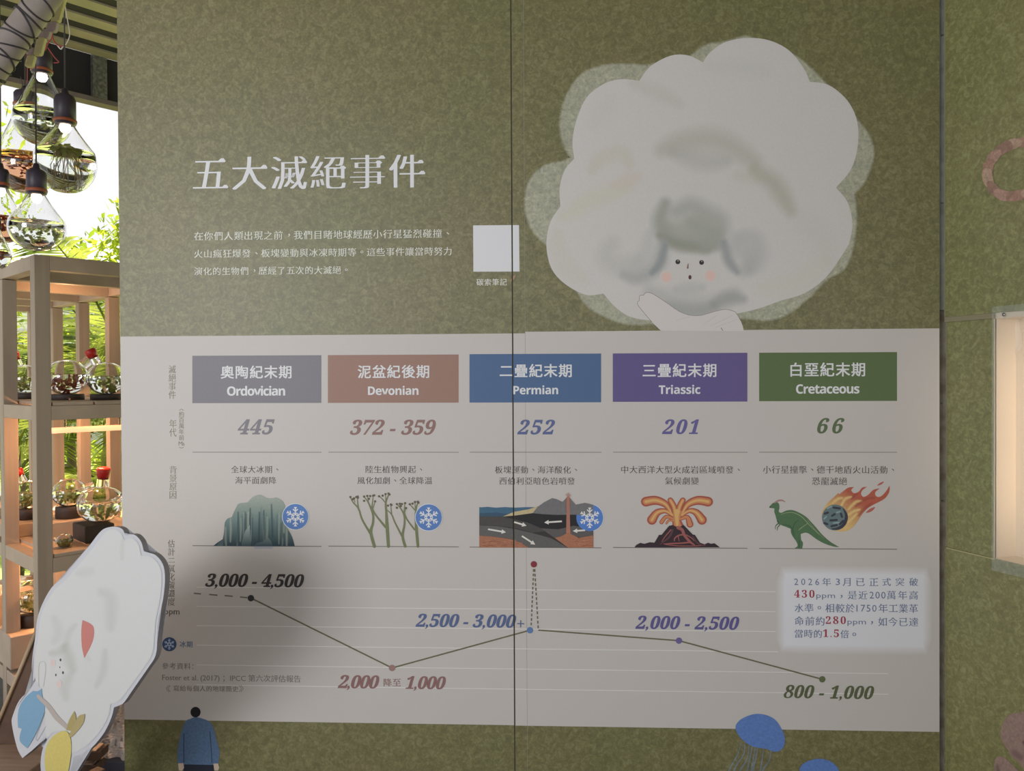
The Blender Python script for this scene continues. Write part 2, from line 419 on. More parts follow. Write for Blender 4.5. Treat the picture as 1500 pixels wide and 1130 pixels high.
SEAM_X = -0.0985; SEAM_HALF = 0.0019
BOARDS = {}
def emit(name, pr, parent, layer, plane=WALL, grain=0.0, base=None, label=None, sub=None):
    """turn a print into mesh parts; prints across the seam are cut in two"""
    step = 0.0003; mic = min(6e-6, 0.00026/max(1, pr.n))
    vs = [plane(x, y, layer*step+z*mic) for (x, y), z in zip(pr.v, pr.z)]
    me = bpy.data.meshes.new(name); me.from_pydata(vs, [], pr.f); me.update()
    ca = me.color_attributes.new('ink', 'FLOAT_COLOR', 'POINT')
    felt = isinstance(base, str)
    for i in range(len(vs)):
        c, a = pr.c[i], pr.a[i]
        if base and not felt: c = tuple(base[k]*(1-a)+c[k]*a for k in (0, 1, 2))
        ca.data[i].color = (*c, 1.0)
    if felt:
        al = me.attributes.new('cover', 'FLOAT', 'POINT')
        for i in range(len(vs)): al.data[i].value = pr.a[i]
    inkm = M[base] if felt else M['ink']
    me.materials.append(inkm)
    def put(me, par):
        off = Vector((0, 0, 0)); p = par
        while p is not None: off += p.location; p = p.parent
        if off.length: me.transform(Matrix.Translation(-off))
        o = link(name, me, None, par); o['grain'] = grain
        if label: o['label'] = label
        return o
    if parent == 'boards':
        xs = [v.x for v in vs]; outs = []
        if max(xs) < SEAM_X: return [put(me, sub or BOARDS['l'])]
        if min(xs) > SEAM_X: return [put(me, sub or BOARDS['r'])]
        for side in (-1, 1):
            bm = bmesh.new(); bm.from_mesh(me)
            bmesh.ops.bisect_plane(bm, geom=bm.verts[:]+bm.edges[:]+bm.faces[:], plane_co=(SEAM_X+side*SEAM_HALF, 0, 0), plane_no=(side, 0, 0), clear_inner=True)
            m2 = bpy.data.meshes.new(name); bm.to_mesh(m2); bm.free(); m2.materials.append(inkm)
            if len(m2.polygons): outs.append(put(m2, BOARDS['l'] if side < 0 else BOARDS['r']))
        return outs
    return [put(me, parent)]

# ------------------------------------------------------------------ lettering
def glyph_mesh(s, inset, serif, space, shear):
    c = bpy.data.curves.new('t', 'FONT'); c.body = s; c.size = 1; c.space_character = space; c.resolution_u = 2; c.shear = shear
    o = bpy.data.objects.new('t', c); COL.objects.link(o)
    dg = bpy.context.evaluated_depsgraph_get()
    cu = o.to_curve(dg).copy()
    extra = []
    inset0 = inset
    for sp in cu.splines:
        bz = sp.bezier_points; n = len(bz); hh = [p.co.y for p in bz]
        inset = -0.012 if (shear and max(hh)-min(hh) < .3 and min(hh) < .35) else inset0
        pts = [(p.co.copy(), p.handle_left.copy(), p.handle_right.copy()) for p in bz]
        nw = []
        for i, p in enumerate(bz):
            def nz(v): return v.normalized() if v.length > 1e-9 else None
            tin = nz(pts[i][0]-pts[i][1]) or nz(pts[i][0]-pts[i-1][0]); tout = nz(pts[i][2]-pts[i][0]) or nz(pts[(i+1) % n][0]-pts[i][0])
            tin = tin or tout; tout = tout or tin
            if tin is None: nw.append((0, 0)); continue
            bx = -tin.y-tout.y; by = tin.x+tout.x; L = math.hypot(bx, by)
            if L < 1e-6: nw.append((0, 0)); continue
            bx /= L; by /= L; k = 1/max(.55, -bx*tin.y+by*tin.x); nw.append((bx*k*inset, by*k*inset))
        for i, p in enumerate(bz):
            p.handle_left_type = p.handle_right_type = 'FREE'; co, hl, hr = pts[i]; dx, dy = nw[i]
            p.co = (co.x+dx, co.y+dy, 0); p.handle_left = (hl.x+dx, hl.y+dy, 0); p.handle_right = (hr.x+dx, hr.y+dy, 0)
        if serif:
            for i in range(n):
                a0, a, b, b1 = pts[i-1][0], pts[i][0], pts[(i+1) % n][0], pts[(i+2) % n][0]
                e = b-a; pr = a-a0; nx = b1-b
                # free right end of a horizontal stroke: edge runs up, short
                if abs(e.x) < .012 and .03 < e.y < .11 and pr.x > .12 and abs(pr.y) < .02 and nx.x < -.12 and abs(nx.y) < .02:
                    k = min(1, -nx.x/.5)*.5+.5
                    extra.append([(b.x-.125*k, b.y-.015), (b.x-.045*k, b.y+.055*k), (b.x+.012, b.y-.02), (a.x, a.y+.015)])
                # shoulder at a top right corner
                if e.y > .15 and abs(e.x) < .03 and nx.x < -.12 and abs(nx.y) < .03:
                    extra.append([(b.x-.09, b.y-.01), (b.x-.04, b.y+.035), (b.x+.03, b.y-.02), (b.x-.005, b.y-.06)])
    cu.dimensions = '2D'; cu.fill_mode = 'BOTH'
    bpy.data.objects.remove(o)
    o = bpy.data.objects.new('t', cu); COL.objects.link(o)
    dg = bpy.context.evaluated_depsgraph_get()
    me = o.evaluated_get(dg).to_mesh()
    V = [(v.co.x, v.co.y) for v in me.vertices]; Fc = [list(p.vertices) for p in me.polygons]
    o.evaluated_get(dg).to_mesh_clear(); bpy.data.objects.remove(o)
    bpy.data.curves.remove(c)
    for q in extra:
        b0 = len(V); V += q; Fc.append([b0+i for i in range(len(q))])
    return V, Fc
STY = {   # inset, serif corners, shifted copies, shear
    'title': (0.017, True, [(-.030, 0), (-.010, 0), (.010, 0), (.030, 0)], 0),
    'serif': (0.010, True, [(-.018, 0), (0, 0), (.018, 0)], 0),
    'sans': (0.0, False, [(0, 0)], 0),
    'bold': (0.0, False, [(-.018, -.012), (.018, -.012), (-.018, .012), (.018, .012)], 0),
    'semi': (0.0, False, [(-.010, 0), (.010, 0)], 0),
    'italic': (0.013, False, [(0, 0)], 0.28),
    'roman': (0.004, False, [(0, 0)], 0),
    'mathsans': (0.006, False, [(0, 0)], 0),
}
def mathify(s, style):
    out = ''
    for ch in s:
        if style in ('italic', 'redbold') and ch.isdigit(): out += chr(0x1D7CE+int(ch))
        elif style == 'mathsans' and ch.isalpha(): out += chr((0x1D5D4 if ch.isupper() else 0x1D5EE)+ord(ch.lower())-97)
        else: out += ch
    return out
ALLCH = {}
PUNCT = {'，': (.36, .30), '、': (.36, .30), '。': (.36, .30), '：': (.0, .0)}
CELL = [None]
def glyphs(style):
    """every full-width character of a style, cut out of one long line of type"""
    if style in ALLCH: return ALLCH[style]
    ins, ser, copies, sh = STY[style]
    if CELL[0] is None:
        a, _ = glyph_mesh('一一', 0, False, 1, 0); b, _ = glyph_mesh('一', 0, False, 1, 0)
        CELL[0] = max(x for x, y in a)-max(x for x, y in b)
    A = CELL[0]; V, Fc = glyph_mesh(CHARS, ins, ser, 1, 0); out = {ch: ([], []) for ch in CHARS}; mp = {}
    for f in Fc:
        cx = sum(V[i][0] for i in f)/len(f); k = min(len(CHARS)-1, max(0, int(cx/A))); vs, fs = out[CHARS[k]]; g = []
        for i in f:
            if (k, i) not in mp: mp[(k, i)] = len(vs); vs.append((V[i][0]/A-k, V[i][1]/A))
            g.append(mp[(k, i)])
        fs.append(g)
    for ch, (dx, dy) in PUNCT.items():
        if ch in out: out[ch] = ([(x+dx, y+dy) for x, y in out[ch][0]], out[ch][1])
    ALLCH[style] = out; return out
CHARS = ''.join(sorted(set('五大滅絕事件在你們人類出現之前，我們目睹地球經歷小行星猛烈碰撞、火山瘋狂爆發板塊變動與冰凍時期等。這些事件讓當時努力演化的生物歷經了五次的大滅絕碳索筆記'
    '年代背景原因估計二氧化碳濃度約百萬年前奧陶紀末期泥盆紀後期二疊紀三白堊紀全球大冰期海平面劇降陸生植物興起風化加劇降溫運動海洋酸化西伯利亞暗色岩噴發中大西洋大型火成岩區域噴發氣候劇變小行星撞擊德干地盾火山活動恐龍'
    '降至參考資料：寫給每個人的地球簡史月已正式突破是近萬年高水準相較於工業革命前約如今達當時的倍')))
def cjk_line(s, style, aspect):
    G = glyphs(style); n = len(s); copies = STY[style][2]
    ys = [y for ch in s for x, y in G[ch][0]]; h = max(ys)-min(ys)
    l0 = min(x for x, y in G[s[0]][0]); r1 = max(x for x, y in G[s[-1]][0])
    p = (aspect*h-(r1-l0))/(n-1) if n > 1 and aspect else 1.0
    p = max(p, 1.05); V = []; Fc = []
    for dx, dy in copies:
        for i, ch in enumerate(s):
            vs, fs = G[ch]; b0 = len(V); V += [(x+i*p+dx, y+dy) for x, y in vs]; Fc += [[b0+j for j in f] for f in fs]
    return V, Fc, (min(x for x, y in V), min(y for x, y in V), max(x for x, y in V), max(y for x, y in V))
def layout(s, style, aspect=None, vertical=False):
    if all(ch in CHARS for ch in s): return cjk_line(s, style, aspect)
    ins, ser, copies, sh = STY[style]; s2 = mathify(s, style)
    def build(space):
        V, Fc = glyph_mesh(s2, ins, ser, space, sh); W = []; G = []
        for dx, dy in copies:
            b0 = len(W); W += [(x+dx, y+dy) for x, y in V]; G += [[b0+i for i in f] for f in Fc]
        return W, G
    V, Fc = build(1.0)
    bb = lambda V: (min(x for x, y in V), min(y for x, y in V), max(x for x, y in V), max(y for x, y in V))
    b = bb(V); space = 1.0
    if aspect and len(s) > 1:
        w1, h1 = b[2]-b[0], b[3]-b[1]; V2, _ = build(1.3); b2 = bb(V2); w2 = b2[2]-b2[0]
        need = aspect*h1; space = 1+(need-w1)/((w2-w1) or 1)*0.3; space = max(0.6, min(4, space))
        V, Fc = build(space); b = bb(V)
    return V, Fc, b
def text(pr, s, x0, y0, x1, y1, col, style, plane=WALL, level=True):
    """fill the pixel box (measured at its centre) with lettering that stays level on the board"""
    V, Fc, b = layout(s, style, (x1-x0)/(y1-y0) if style != 'roman' else None); cx, cy = (x0+x1)/2, (y0+y1)/2
    bw, bh = b[2]-b[0], b[3]-b[1]
    if len(s) > 1 and style != 'roman' and bh*(x1-x0)/bw < (y1-y0):      # never stretch type: keep its own proportions
        h = bh*(x1-x0)/bw; m_ = (y0+y1)/2; y0, y1 = m_-h/2, m_+h/2
    sl = -0.0217*(cy-553.8)/575*-1 if level else 0
    sl = (cy-646)/26500.0+0.0 if level else 0        # slope of a level line at this height on the board
    out = []; nc = len(STY[style][2]); m = len(V)//nc
    for x, y in V:
        px = x0+(x-b[0])/bw*(x1-x0); py = y1-(y-b[1])/bh*(y1-y0)+sl*(px-cx); out.append((px, py))
    # shifted copies must not share a plane: order is kept, faces all coplanar is harmless for one ink
    k = 0
    for c in range(nc):
        fs = [[i-c*m for i in q] for q in Fc[c*(len(Fc)//nc):(c+1)*(len(Fc)//nc)]]
        ex = [q for q in fs if len(q) == 4]           # serif wedges lie a hair above their strokes
        pr.tris(out[c*m:(c+1)*m], [q for q in fs if len(q) != 4], col)
        if ex: pr.tris(out[c*m:(c+1)*m], ex, col)
    return pr
def column(pr, s, xc, y0, y1, wch, col, style='serif'):
    n = len(s); p = (y1-y0)/n
    for i, ch in enumerate(s):
        h = p*0.92; wd = wch
        if ch in '二': text(pr, ch, xc-wd/2, y0+i*p+h*.2, xc+wd/2, y0+i*p+h*.8, col, style)
        else: text(pr, ch, xc-wd/2, y0+i*p, xc+wd/2, y0+i*p+h, col, style)
    return pr

# ================================================================== SETTING
U = Vector((0.64686303, 0.7626062, 0)).normalized(); Vv = Vector((-U.y, U.x, 0)); Z = Vector((0, 0, 1))
# floor and lawn
link('floor', box_me((-5, -6, -0.2), (12, 0, 0), (0, 8.9, 0), (0, 0, 0.2)), M['concrete'], kind='structure')
lawn = bmesh.new()
NX, NY = 24, 24
gv = [[lawn.verts.new((-26+i*2.2, 2.9+j*1.6, -0.02+0.10*math.sin(i*1.3)*math.cos(j*.9)*min(j, 4)/4+0.02*j)) for i in range(NX)] for j in range(NY)]
for j in range(NY-1):
    for i in range(NX-1): lawn.faces.new([gv[j][i], gv[j][i+1], gv[j+1][i+1], gv[j+1][i]])
link('ground_lawn', bm_mesh('lawn', lawn, True), M['lawn'], kind='structure')
link('ground_neutral_verge', box_me((-26, -6, -0.3), (21, 0, 0), (0, 8.9, 0), (0, 0, 0.28)), M['concrete'], kind='structure')  # unseen verge, made neutral grey to keep green bounce off the boards
# roof: deck with battens along U, beam below its edge
RZ = 3.3
P0 = at_z(120, 74, RZ)
deck = box_me(P0-U*7-Vv*11, U*15, Vv*11.0, Z*0.06)
ceiling = link('ceiling', deck, M['roof_dark'], kind='structure')
for k in range(18):
    link('batten', box_me(P0-U*5-Vv*(0.10+0.185*k)-Z*0.010, U*11, Vv*0.092, Z*0.012), M['batten'], ceiling)
trim = link('trim_1', box_me(P0-U*5+Vv*0.02-Z*0.24, U*11, Vv*0.04, Z*0.24), M['roof_dark'], kind='structure', label='dark eaves board with light studs')
link('beam_flange', box_me(P0-U*5-Vv*0.0-Z*0.262, U*11, Vv*0.08, Z*0.026), M['beam'], trim)
for k in range(-3, 5):
    link('stud', box_me(P0+U*(0.05+0.62*k)-Vv*0.012-Z*0.238, U*0.075, Vv*0.035, Z*0.236), M['metal'], trim)

# ------------------------------------------------------------------ boards
TOPZ, BOTZ = 3.02, 0.0
XL, XR = -1.2255, 1.0702
def board(name, label, x0, x1, z0=BOTZ, z1=TOPZ):
    t = thing(name, label, 'board', loc=((x0+x1)/2, 0.02, z0))
    part('panel', box_me((x0, 0.0, z0), (x1-x0, 0, 0), (0, 0.018, 0), (0, 0, z1-z0)), M['felt'], t)
    for xx in (x0+0.02, x1-0.055):
        part('batten', box_me((xx, 0.0185, z0), (0.035, 0, 0), (0, 0.04, 0), (0, 0, z1-z0)), M['timber_dry'], t)
    return t
BOARDS['l'] = board('exhibition_board', 'green felt-patterned exhibition board with the large white Chinese headline', XL, SEAM_X-SEAM_HALF)
BOARDS['r'] = board('exhibition_board', 'green exhibition board printed with the big white cloud-haired figure', SEAM_X+SEAM_HALF, XR)
part('packing_strip', box_me((SEAM_X-0.0018, 0.003, 0), (0.0036, 0, 0), (0, 0.02, 0), (0, 0, TOPZ)), mat('seam_filler', (0.13, 0.12, 0.08), .8), BOARDS['l'])

# right-hand wall, running towards the viewer
dvp = ray(338, 555); dvp.z = 0; dvp.normalize()
RD = -dvp                                       # towards the viewer
RN = Vector((RD.y, -RD.x, 0)).normalized()
if RN.dot(EYEP-Vector((1.09, 0, 1.5))) < 0: RN = -RN
RW0 = Vector((1.088, 0.0, 0))
RW = Plane(RW0, RN)
def rboard(name, label, poly, thick, mt, off=0.0):
    t = thing(name, label, 'board', loc=RW0+RN*off)
    bm = bmesh.new(); fr = [bm.verts.new(p+RN*off) for p in poly]; bk = [bm.verts.new(p+RN*(off-thick)) for p in poly]
    n = len(poly); bm.faces.new(fr); bm.faces.new(bk[::-1])
    for i in range(n): bm.faces.new([fr[i], bk[i], bk[(i+1) % n], fr[(i+1) % n]])
    bmesh.ops.recalc_face_normals(bm, faces=bm.faces[:])
    part('panel', bm_mesh('panel', bm), mt, t); return t
def rp(s, z): return RW0+RD*s+Z*z
def s_of(px, py): q = RW(px, py); return (q-RW0).dot(RD)
zA = RW(1385, 472.5).z; zA2 = RW(1385, 465).z; zB = RW(1384, 801).z
SN = s_of(1457, 640); SL = 0.9
bU = rboard('wall_board', 'upper green board on the right wall with the pink ringed worm', [rp(0, zA2), rp(SL, zA2), rp(SL, 3.02), rp(0, 3.02)], 0.0058, M['felt_light'], 0.006)
part('edge_strip', box_me(rp(0, zA)+RN*0.0005, RD*(SN+.002), RN*0.0056, Z*(zA2-zA-0.0004)), M['board_core'], bU, label='pale cut lower edge')
bM_ = rboard('wall_board', 'middle green board on the right wall beside the lit niche', [rp(0, zB), rp(SN, zB), rp(SN, zA2+.002), rp(0, zA2+.002)], 0.006, M['felt_light'], 0.0)
bL = rboard('wall_board', 'lower green board on the right wall with brown petal shapes', [rp(-0.006, 0), rp(SL, 0), rp(SL, zB-.0002), rp(-0.004, zB-.0002)], 0.010, M['felt_light'], 0.002)
link('wall_right', box_me(rp(0.02, 0)-RN*0.24, RD*SL, RN*0.02, Z*3.02), M['timber_dry'], kind='structure')
# pale print margin lines on the cut edges
part('edge_strip', box_me(rp(0, zB-.0035)+RN*0.002, RD*(SN+.002), RN*0.0006, Z*0.0025), mat('cut_edge', C(150, 145, 100), .6), bL, label='pale cut upper edge')
for b, z0, z1 in ((bU, zA2, 3.02), (bM_, zB, zA), (bL, 0, zB)):
    o_ = 0.0066 if b is bU else 0.0006 if b is bM_ else 0.0026
    part('edge_strip', box_me(rp(0, z0)+RN*(o_-.0004), RD*0.003, RN*0.0006, Z*(z1-z0)), M['board_core'], b)

# corner stud in the gap
t = thing('corner_stud', 'dark metal stud seen through the gap at the wall corner', 'stud', loc=(1.09, 0.06, 0))
part('post', box_me((1.066, 0.017, 1.68), (0.03, 0, 0), (0, 0.006, 0), (0, 0, 1.32)), mat('stud_zinc', (0.42, 0.44, 0.38), .5, noise=(30, (0.30, 0.31, 0.26), (1, 1, 1))), t)
part('web', box_me((1.050, 0.024, 0.0), (0.10, 0, 0), (0, 0.006, 0), (0, 0, 3.0)), mat('stud_lower', (0.30, 0.25, 0.20), .8, noise=(25, (0.5, 0.45, 0.38), (1, 1, 1))), t)
for px, py in ((1379.5, 298), (1379, 592), (1380, 735), (1379, 456), (1380, 52)):
    q = Plane((0, 0.013 if py < 470 else 0.020, 0), (0, -1, 0))(px+0.5, py)
    part('screw', lathe_me([(0, -0.0), (0.0035, 0), (0.003, 0.003), (0, 0.004)], 8, at=q), M['screw'], t)

# niche
def niche():
    t = thing('display_niche', 'cream-lined lit display niche behind clear acrylic in the right wall', 'niche', loc=rp(SN, zB))
    W_, D_ = 0.42, 0.075
    z0 = zB-0.0; z1 = RW(1457, 467).z
    a = rp(SN, z0)
    part('back_panel', box_me(a-RN*D_, RD*W_, -RN*0.006, Z*(z1-z0)), M['niche'], t)
    part('side_panel', box_me(a-RN*D_, RD*-0.0015, RN*(D_+0.001), Z*(z1-z0)), M['niche'], t)
    part('side_panel', box_me(a+RD*W_-RN*D_, RD*0.006, RN*D_, Z*(z1-z0)), M['niche'], t)
    part('top_panel', box_me(a-RN*(D_+.006)+Z*(z1-z0), RD*W_, RN*(D_+.004), Z*0.05), M['niche'], t)
    part('bottom_panel', box_me(a-RN*D_-Z*0.006, RD*W_, RN*(D_), Z*0.006), M['niche'], t)
    za, zb = RW(1457, 835).z, RW(1457, 450).z
    part('acrylic_sheet', box_me(rp(SN+.001, za)+RN*0.0085, RD*0.43, RN*0.003, Z*(zb-za)), M['acrylic'], t)
    q = Plane(RW0+RN*0.012, RN)(1470.5, 461)
    me = lathe_me([(0, .003), (.003, .003), (.0045, .0015), (.0045, 0), (0, 0)], 12)
    me.transform(Matrix.Translation(q) @ RN.to_track_quat('Z', 'Y').to_matrix().to_4x4())
    part('screw', me, M['screw'], t)
    BP = Plane(rp(SN, z0)-RN*D_, RN)
    # carved flask silhouette on the back, and a small hook
    sh = spline([(1464, 464, 1), (1461, 500), (1463, 515), (1471, 521), (1474, 528), (1475, 536, 1), (1479, 536, 1), (1480, 528), (1484, 521), (1494, 513), (1497, 500), (1492, 466, 1)], 4)
    bm = bmesh.new(); fr = [bm.verts.new(BP(x, y, 0.003)) for x, y in sh]; bk = [bm.verts.new(BP(x, y, 0.0)) for x, y in sh]
    bm.faces.new(fr); n = len(sh)
    for i in range(n): bm.faces.new([fr[i], bk[i], bk[(i+1) % n], fr[(i+1) % n]])
    bmesh.ops.triangulate(bm, faces=[f for f in bm.faces if len(f.verts) > 4]); bmesh.ops.recalc_face_normals(bm, faces=bm.faces[:])
    part('flask_relief', bm_mesh('r', bm), M['niche_relief'], t)
    h = BP(1466, 642)
    bm = bmesh.new(); box_bm(bm, h, RD*0.014, RN*0.012, -Z*0.008); box_bm(bm, h, RD*0.004, RN*0.012, -Z*0.014)
    part('hook', bm_mesh('h', bm), mat('brown_hook', (0.22, 0.13, 0.08), .5), t)
    add_light('niche_lamp', 'AREA', a+RD*0.20+Z*(z1-z0)/2-RN*0.008, 0.18, (1, 0.80, 0.64), 0.012, aim=a+RD*.05+Z*(z1-z0)/2-RN*D_, sy=0.5).data.spread = 1.6
    return t
niche()

# ================================================================== PRINTED SHEET ON THE BOARDS
BAND = C(171, 165, 158)
INKD = C(72, 67, 62)
# white band, in two sheets that meet just right of the board seam
p = Print(); p.poly([(WX[0], WX[1]) for WX in ((170, 491), (770.5, 489.2), (770.5, 1064.2), (170, 1052.8))], BAND); P_ = p
def wz(px, py): return WALL(px, py).z
def wallquad(X0, X1, Z0, Z1, layer, name, col, parent, grain=0.0, alpha=1):
    me = bpy.data.meshes.new(name)
    me.from_pydata([(X0, -layer*.0003, Z0), (X1, -layer*.0003, Z0), (X1, -layer*.0003, Z1), (X0, -layer*.0003, Z1)], [], [(0, 1, 2, 3)])
    ca = me.color_attributes.new('ink', 'FLOAT_COLOR', 'POINT')
    for i in range(4): ca.data[i].color = (*col, 1.0)
    me.materials.append(M['ink']); o = part(name, me, None, parent); o['grain'] = grain; return o
XS = WALL(770.5, 760).x
ZT, ZBt = 1.6245, 0.5210
wallquad(XL+0.0005, SEAM_X-SEAM_HALF, ZBt, ZT, 1, 'white_panel_print', BAND, BOARDS['l'], 0.05)
wallquad(SEAM_X+SEAM_HALF, XS, ZBt-.001, ZT, 1, 'white_panel_print', BAND, BOARDS['r'], 0.05)
wallquad(XS+.0009, XR-0.0005, ZBt-.001, ZT+.0045, 1, 'white_panel_print', BAND, BOARDS['r'], 0.05)
wallquad(XS, XS+.0009, 0.0, TOPZ, 1.3, 'sheet_joint', C(128, 122, 108), BOARDS['r'], 0.0, 0.55)

# --- headline and intro
CREAM = C(212, 206, 198)
emit('headline', text(Print(), '五大滅絕事件', 282.5, 227, 623, 278.5, CREAM, 'title'), 'boards', 2)
p = Print(); LT = lambda *a: emit('intro_lettering', text(Print(), *a[1:]), 'boards', 2)
LT(p, '在你們人類出現之前，我們目睹地球經歷小行星猛烈碰撞、', 284.5, 336.5, 658, 351.5, C(203, 196, 178), 'serif')
LT(p, '火山瘋狂爆發、板塊變動與冰凍時期等。這些事件讓當時努力', 284.5, 362.5, 661.5, 377.5, C(203, 196, 178), 'serif')
LT(p, '演化的生物們，歷經了五次的大滅絕。', 284.5, 389, 509.5, 404, C(203, 196, 178), 'serif')
emit('small_lettering', text(Print(), '碳索筆記', 698, 407.5, 742.5, 419.5, C(195, 190, 178), 'semi'), 'boards', 2)
emit('blank_white_square', Print().poly([(693, 330.3), (760.3, 329.8), (761, 398), (693.4, 398.2)], C(196, 194, 198)), 'boards', 2, label='plain white square')

emit('peeling_flake', Print().poly([(747.5, 412), (750.5, 405.5), (755.5, 402.5), (753.5, 408), (750, 412.5)], C(158, 116, 92)), 'boards', 3, label='small tan flake by the board seam')
# --- row labels
g1 = C(112, 110, 86)
for a_ in (('滅絕事件', 252.3, 535.5, 585.5, 10.5, g1), ('年代', 253.3, 615, 641, 10.5, g1), ('背景原因', 253.5, 683, 732, 10.5, g1), ('估計二氧化碳濃度', 251, 791, 888.5, 10, C(92, 86, 72))):
    emit('row_lettering', column(Print(), *a_), 'boards', 2)
p = Print()
column(p, '約百萬年前', 265.8, 603, 646, 7.4, g1, 'semi')
text(p, 'Ma', 261.5, 647, 270.5, 653, g1, 'semi'); p.stroke([(262.5, 601.5), (265.7, 599.8), (269, 601.5)], .8, g1); p.stroke([(262.5, 655), (265.7, 656.8), (269, 655)], .8, g1)
emit('row_lettering', p, 'boards', 2); p = Print(); text(p, 'ppm', 241, 894.5, 263, 903.5, C(80, 74, 66), 'semi')
emit('row_lettering', p, 'boards', 2)

# --- headers
heads = [((281.7, 470.7, 521, 590.7), (108, 105, 110), '奧陶紀末期', (323.3, 534.8, 427, 555.8), 'Ordovician', (332.5, 565.5, 417.7, 580)),
         ((480.3, 671.8, 520, 590.3), (134, 100, 84), '泥盆紀後期', (524, 534.3, 628.7, 555), 'Devonian', (539, 565.5, 613, 579)),
         ((687.7, 880.6, 518.6, 589.8), (60, 88, 124), '二疊紀末期', (732, 532.8, 837.5, 553.7), 'Permian', (752, 564.8, 817.6, 578)),
         ((897.6, 1094.8, 517.5, 588.8), (84, 71, 120), '三疊紀末期', (941.3, 532.3, 1049.4, 553.3), 'Triassic', (965, 564, 1026, 577.5)),
         ((1112, 1314, 516.5, 587.8), (76, 94, 50), '白堊紀末期', (1157.8, 531.2, 1267.3, 552), 'Cretaceous', (1166, 563, 1259, 577))]
WH = C(206, 203, 198)
for (x0, x1, y0, y1), col, cn, cb, en, eb in heads:
    cx = (x0+x1)/2; s0, s1 = (y0-646)/26500, (y1-646)/26500
    q = [(x0, y0+s0*(x0-cx)), (x1, y0+s0*(x1-cx)), (x1, y1+s1*(x1-cx)), (x0, y1+s1*(x0-cx))]
    hb = emit('header_box', Print().poly(q, C(*col)), 'boards', 2, grain=.12)
    for w_, b_, st_ in ((cn, cb, 'bold'), (en, eb, 'mathsans')): emit('header_lettering', text(Print(), w_, *b_, WH, st_), 'boards', 3, sub=hb[0] if len(hb) == 1 else None)

# --- years
for s, bx, col in (('445', (348, 614.5, 402.5, 637), (108, 105, 110)), ('372 - 359', (512.5, 615, 638.5, 637.5), (124, 90, 82)), ('252', (757.5, 615, 813, 637), (74, 86, 128)),
                   ('201', (969.5, 614.5, 1024, 636.5), (84, 78, 130)), ('66', (1197, 612.5, 1237, 635.5), (76, 92, 56))):
    emit('year_numerals', text(Print(), s, *bx, C(*col), 'italic'), 'boards', 2)
# --- rules
def hline(p, x0, x1, y, wd, col):
    s = (y-646)/26500; cx = (x0+x1)/2
    p.poly([(x0, y-wd/2+s*(x0-cx)), (x1, y-wd/2+s*(x1-cx)), (x1, y+wd/2+s*(x1-cx)), (x0, y+wd/2+s*(x0-cx))], col)
for (x0, x1), yb in zip(((282, 471), (481, 672), (688, 881), (898, 1095), (1112, 1314)), (800.3, 801, 802.4, 803, 804.4)):
    p = Print(); hline(p, x0, x1, 662.8, 1.1, C(122, 114, 106)); emit('rule_line', p, 'boards', 2)
    p = Print(); hline(p, x0, x1, yb, 1.2, C(105, 98, 92)); emit('rule_line', p, 'boards', 2)
# --- captions
for lines in ([('全球大冰期、', 338.5, 682, 408, 694), ('海平面劇降', 344.5, 698, 404.5, 710)],
              [('陸生植物興起、', 535.5, 682, 618.5, 694), ('風化加劇、全球降溫', 523.5, 698.5, 633, 710)],
              [('板塊運動、海洋酸化、', 725, 682.3, 845.5, 694.5), ('西伯利亞暗色岩噴發', 731.5, 699, 842, 711)],
              [('中大西洋大型火成岩區域噴發、', 910, 682.3, 1084, 694.3), ('氣候劇變', 974.3, 699, 1023.5, 710.7)],
              [('小行星撞擊、德干地盾火山活動、', 1117.5, 682.3, 1310, 694.5), ('恐龍滅絕', 1189.5, 699.5, 1240.5, 711)]):
    for s, *b in lines: emit('caption_lettering', text(Print(), s, *b, INKD, 'serif'), 'boards', 2)

# --- snowflake badges
def flake(p, x, y, r, col, thin=1.0):
    for k in range(6):
        a = math.pi/2+k*math.pi/3; c, s = math.cos(a), math.sin(a)
        P = lambda d, o: (x+c*d*r-s*o*r, y+s*d*r+c*o*r)
        p.stroke([P(.14, 0), P(.62, 0)], .085*r*thin, col, smooth=0, caps=False)
        p.poly([P(.58, -.03), P(.76, -.13), P(.76, .13), P(.58, .03)], col)
        for sg in (-1, 1):
            p.stroke([P(.42, 0), P(.60, .20*sg)], .085*r*thin, col, smooth=0, caps=False)
            p.stroke([P(.22, .02*sg), P(.30, .14*sg)], .075*r*thin, col, smooth=0, caps=False)
    for k in range(6):
        a = k*math.pi/3; b = a+math.pi/3
        p.stroke([(x+math.cos(a)*r*.17, y+math.sin(a)*r*.17), (x+math.cos(b)*r*.17, y+math.sin(b)*r*.17)], .07*r*thin, col, smooth=0, caps=False)
def badge(x, y, r, c=(66, 108, 166), fl=(200, 206, 214), rim=True):
    p = Print()
    if rim: p.disc(x, y, r+.9, C(188, 190, 194), seg=40)
    o = emit('snowflake_badge', p.disc(x, y, r, C(*c), seg=40) if not rim else p, 'boards', 5)[0]
    if rim: emit('badge_disc', Print().disc(x, y, r, C(*c), seg=40), 'boards', 6, sub=o, grain=.15)
    p = Print(); flake(p, x, y, r, C(*fl)); emit('snowflake', p, 'boards', 7, sub=o)

# --- illustrations
def S(ox, oy, k): return lambda pts: [(ox+q[0]/k, oy+q[1]/k, *q[2:]) for q in pts]
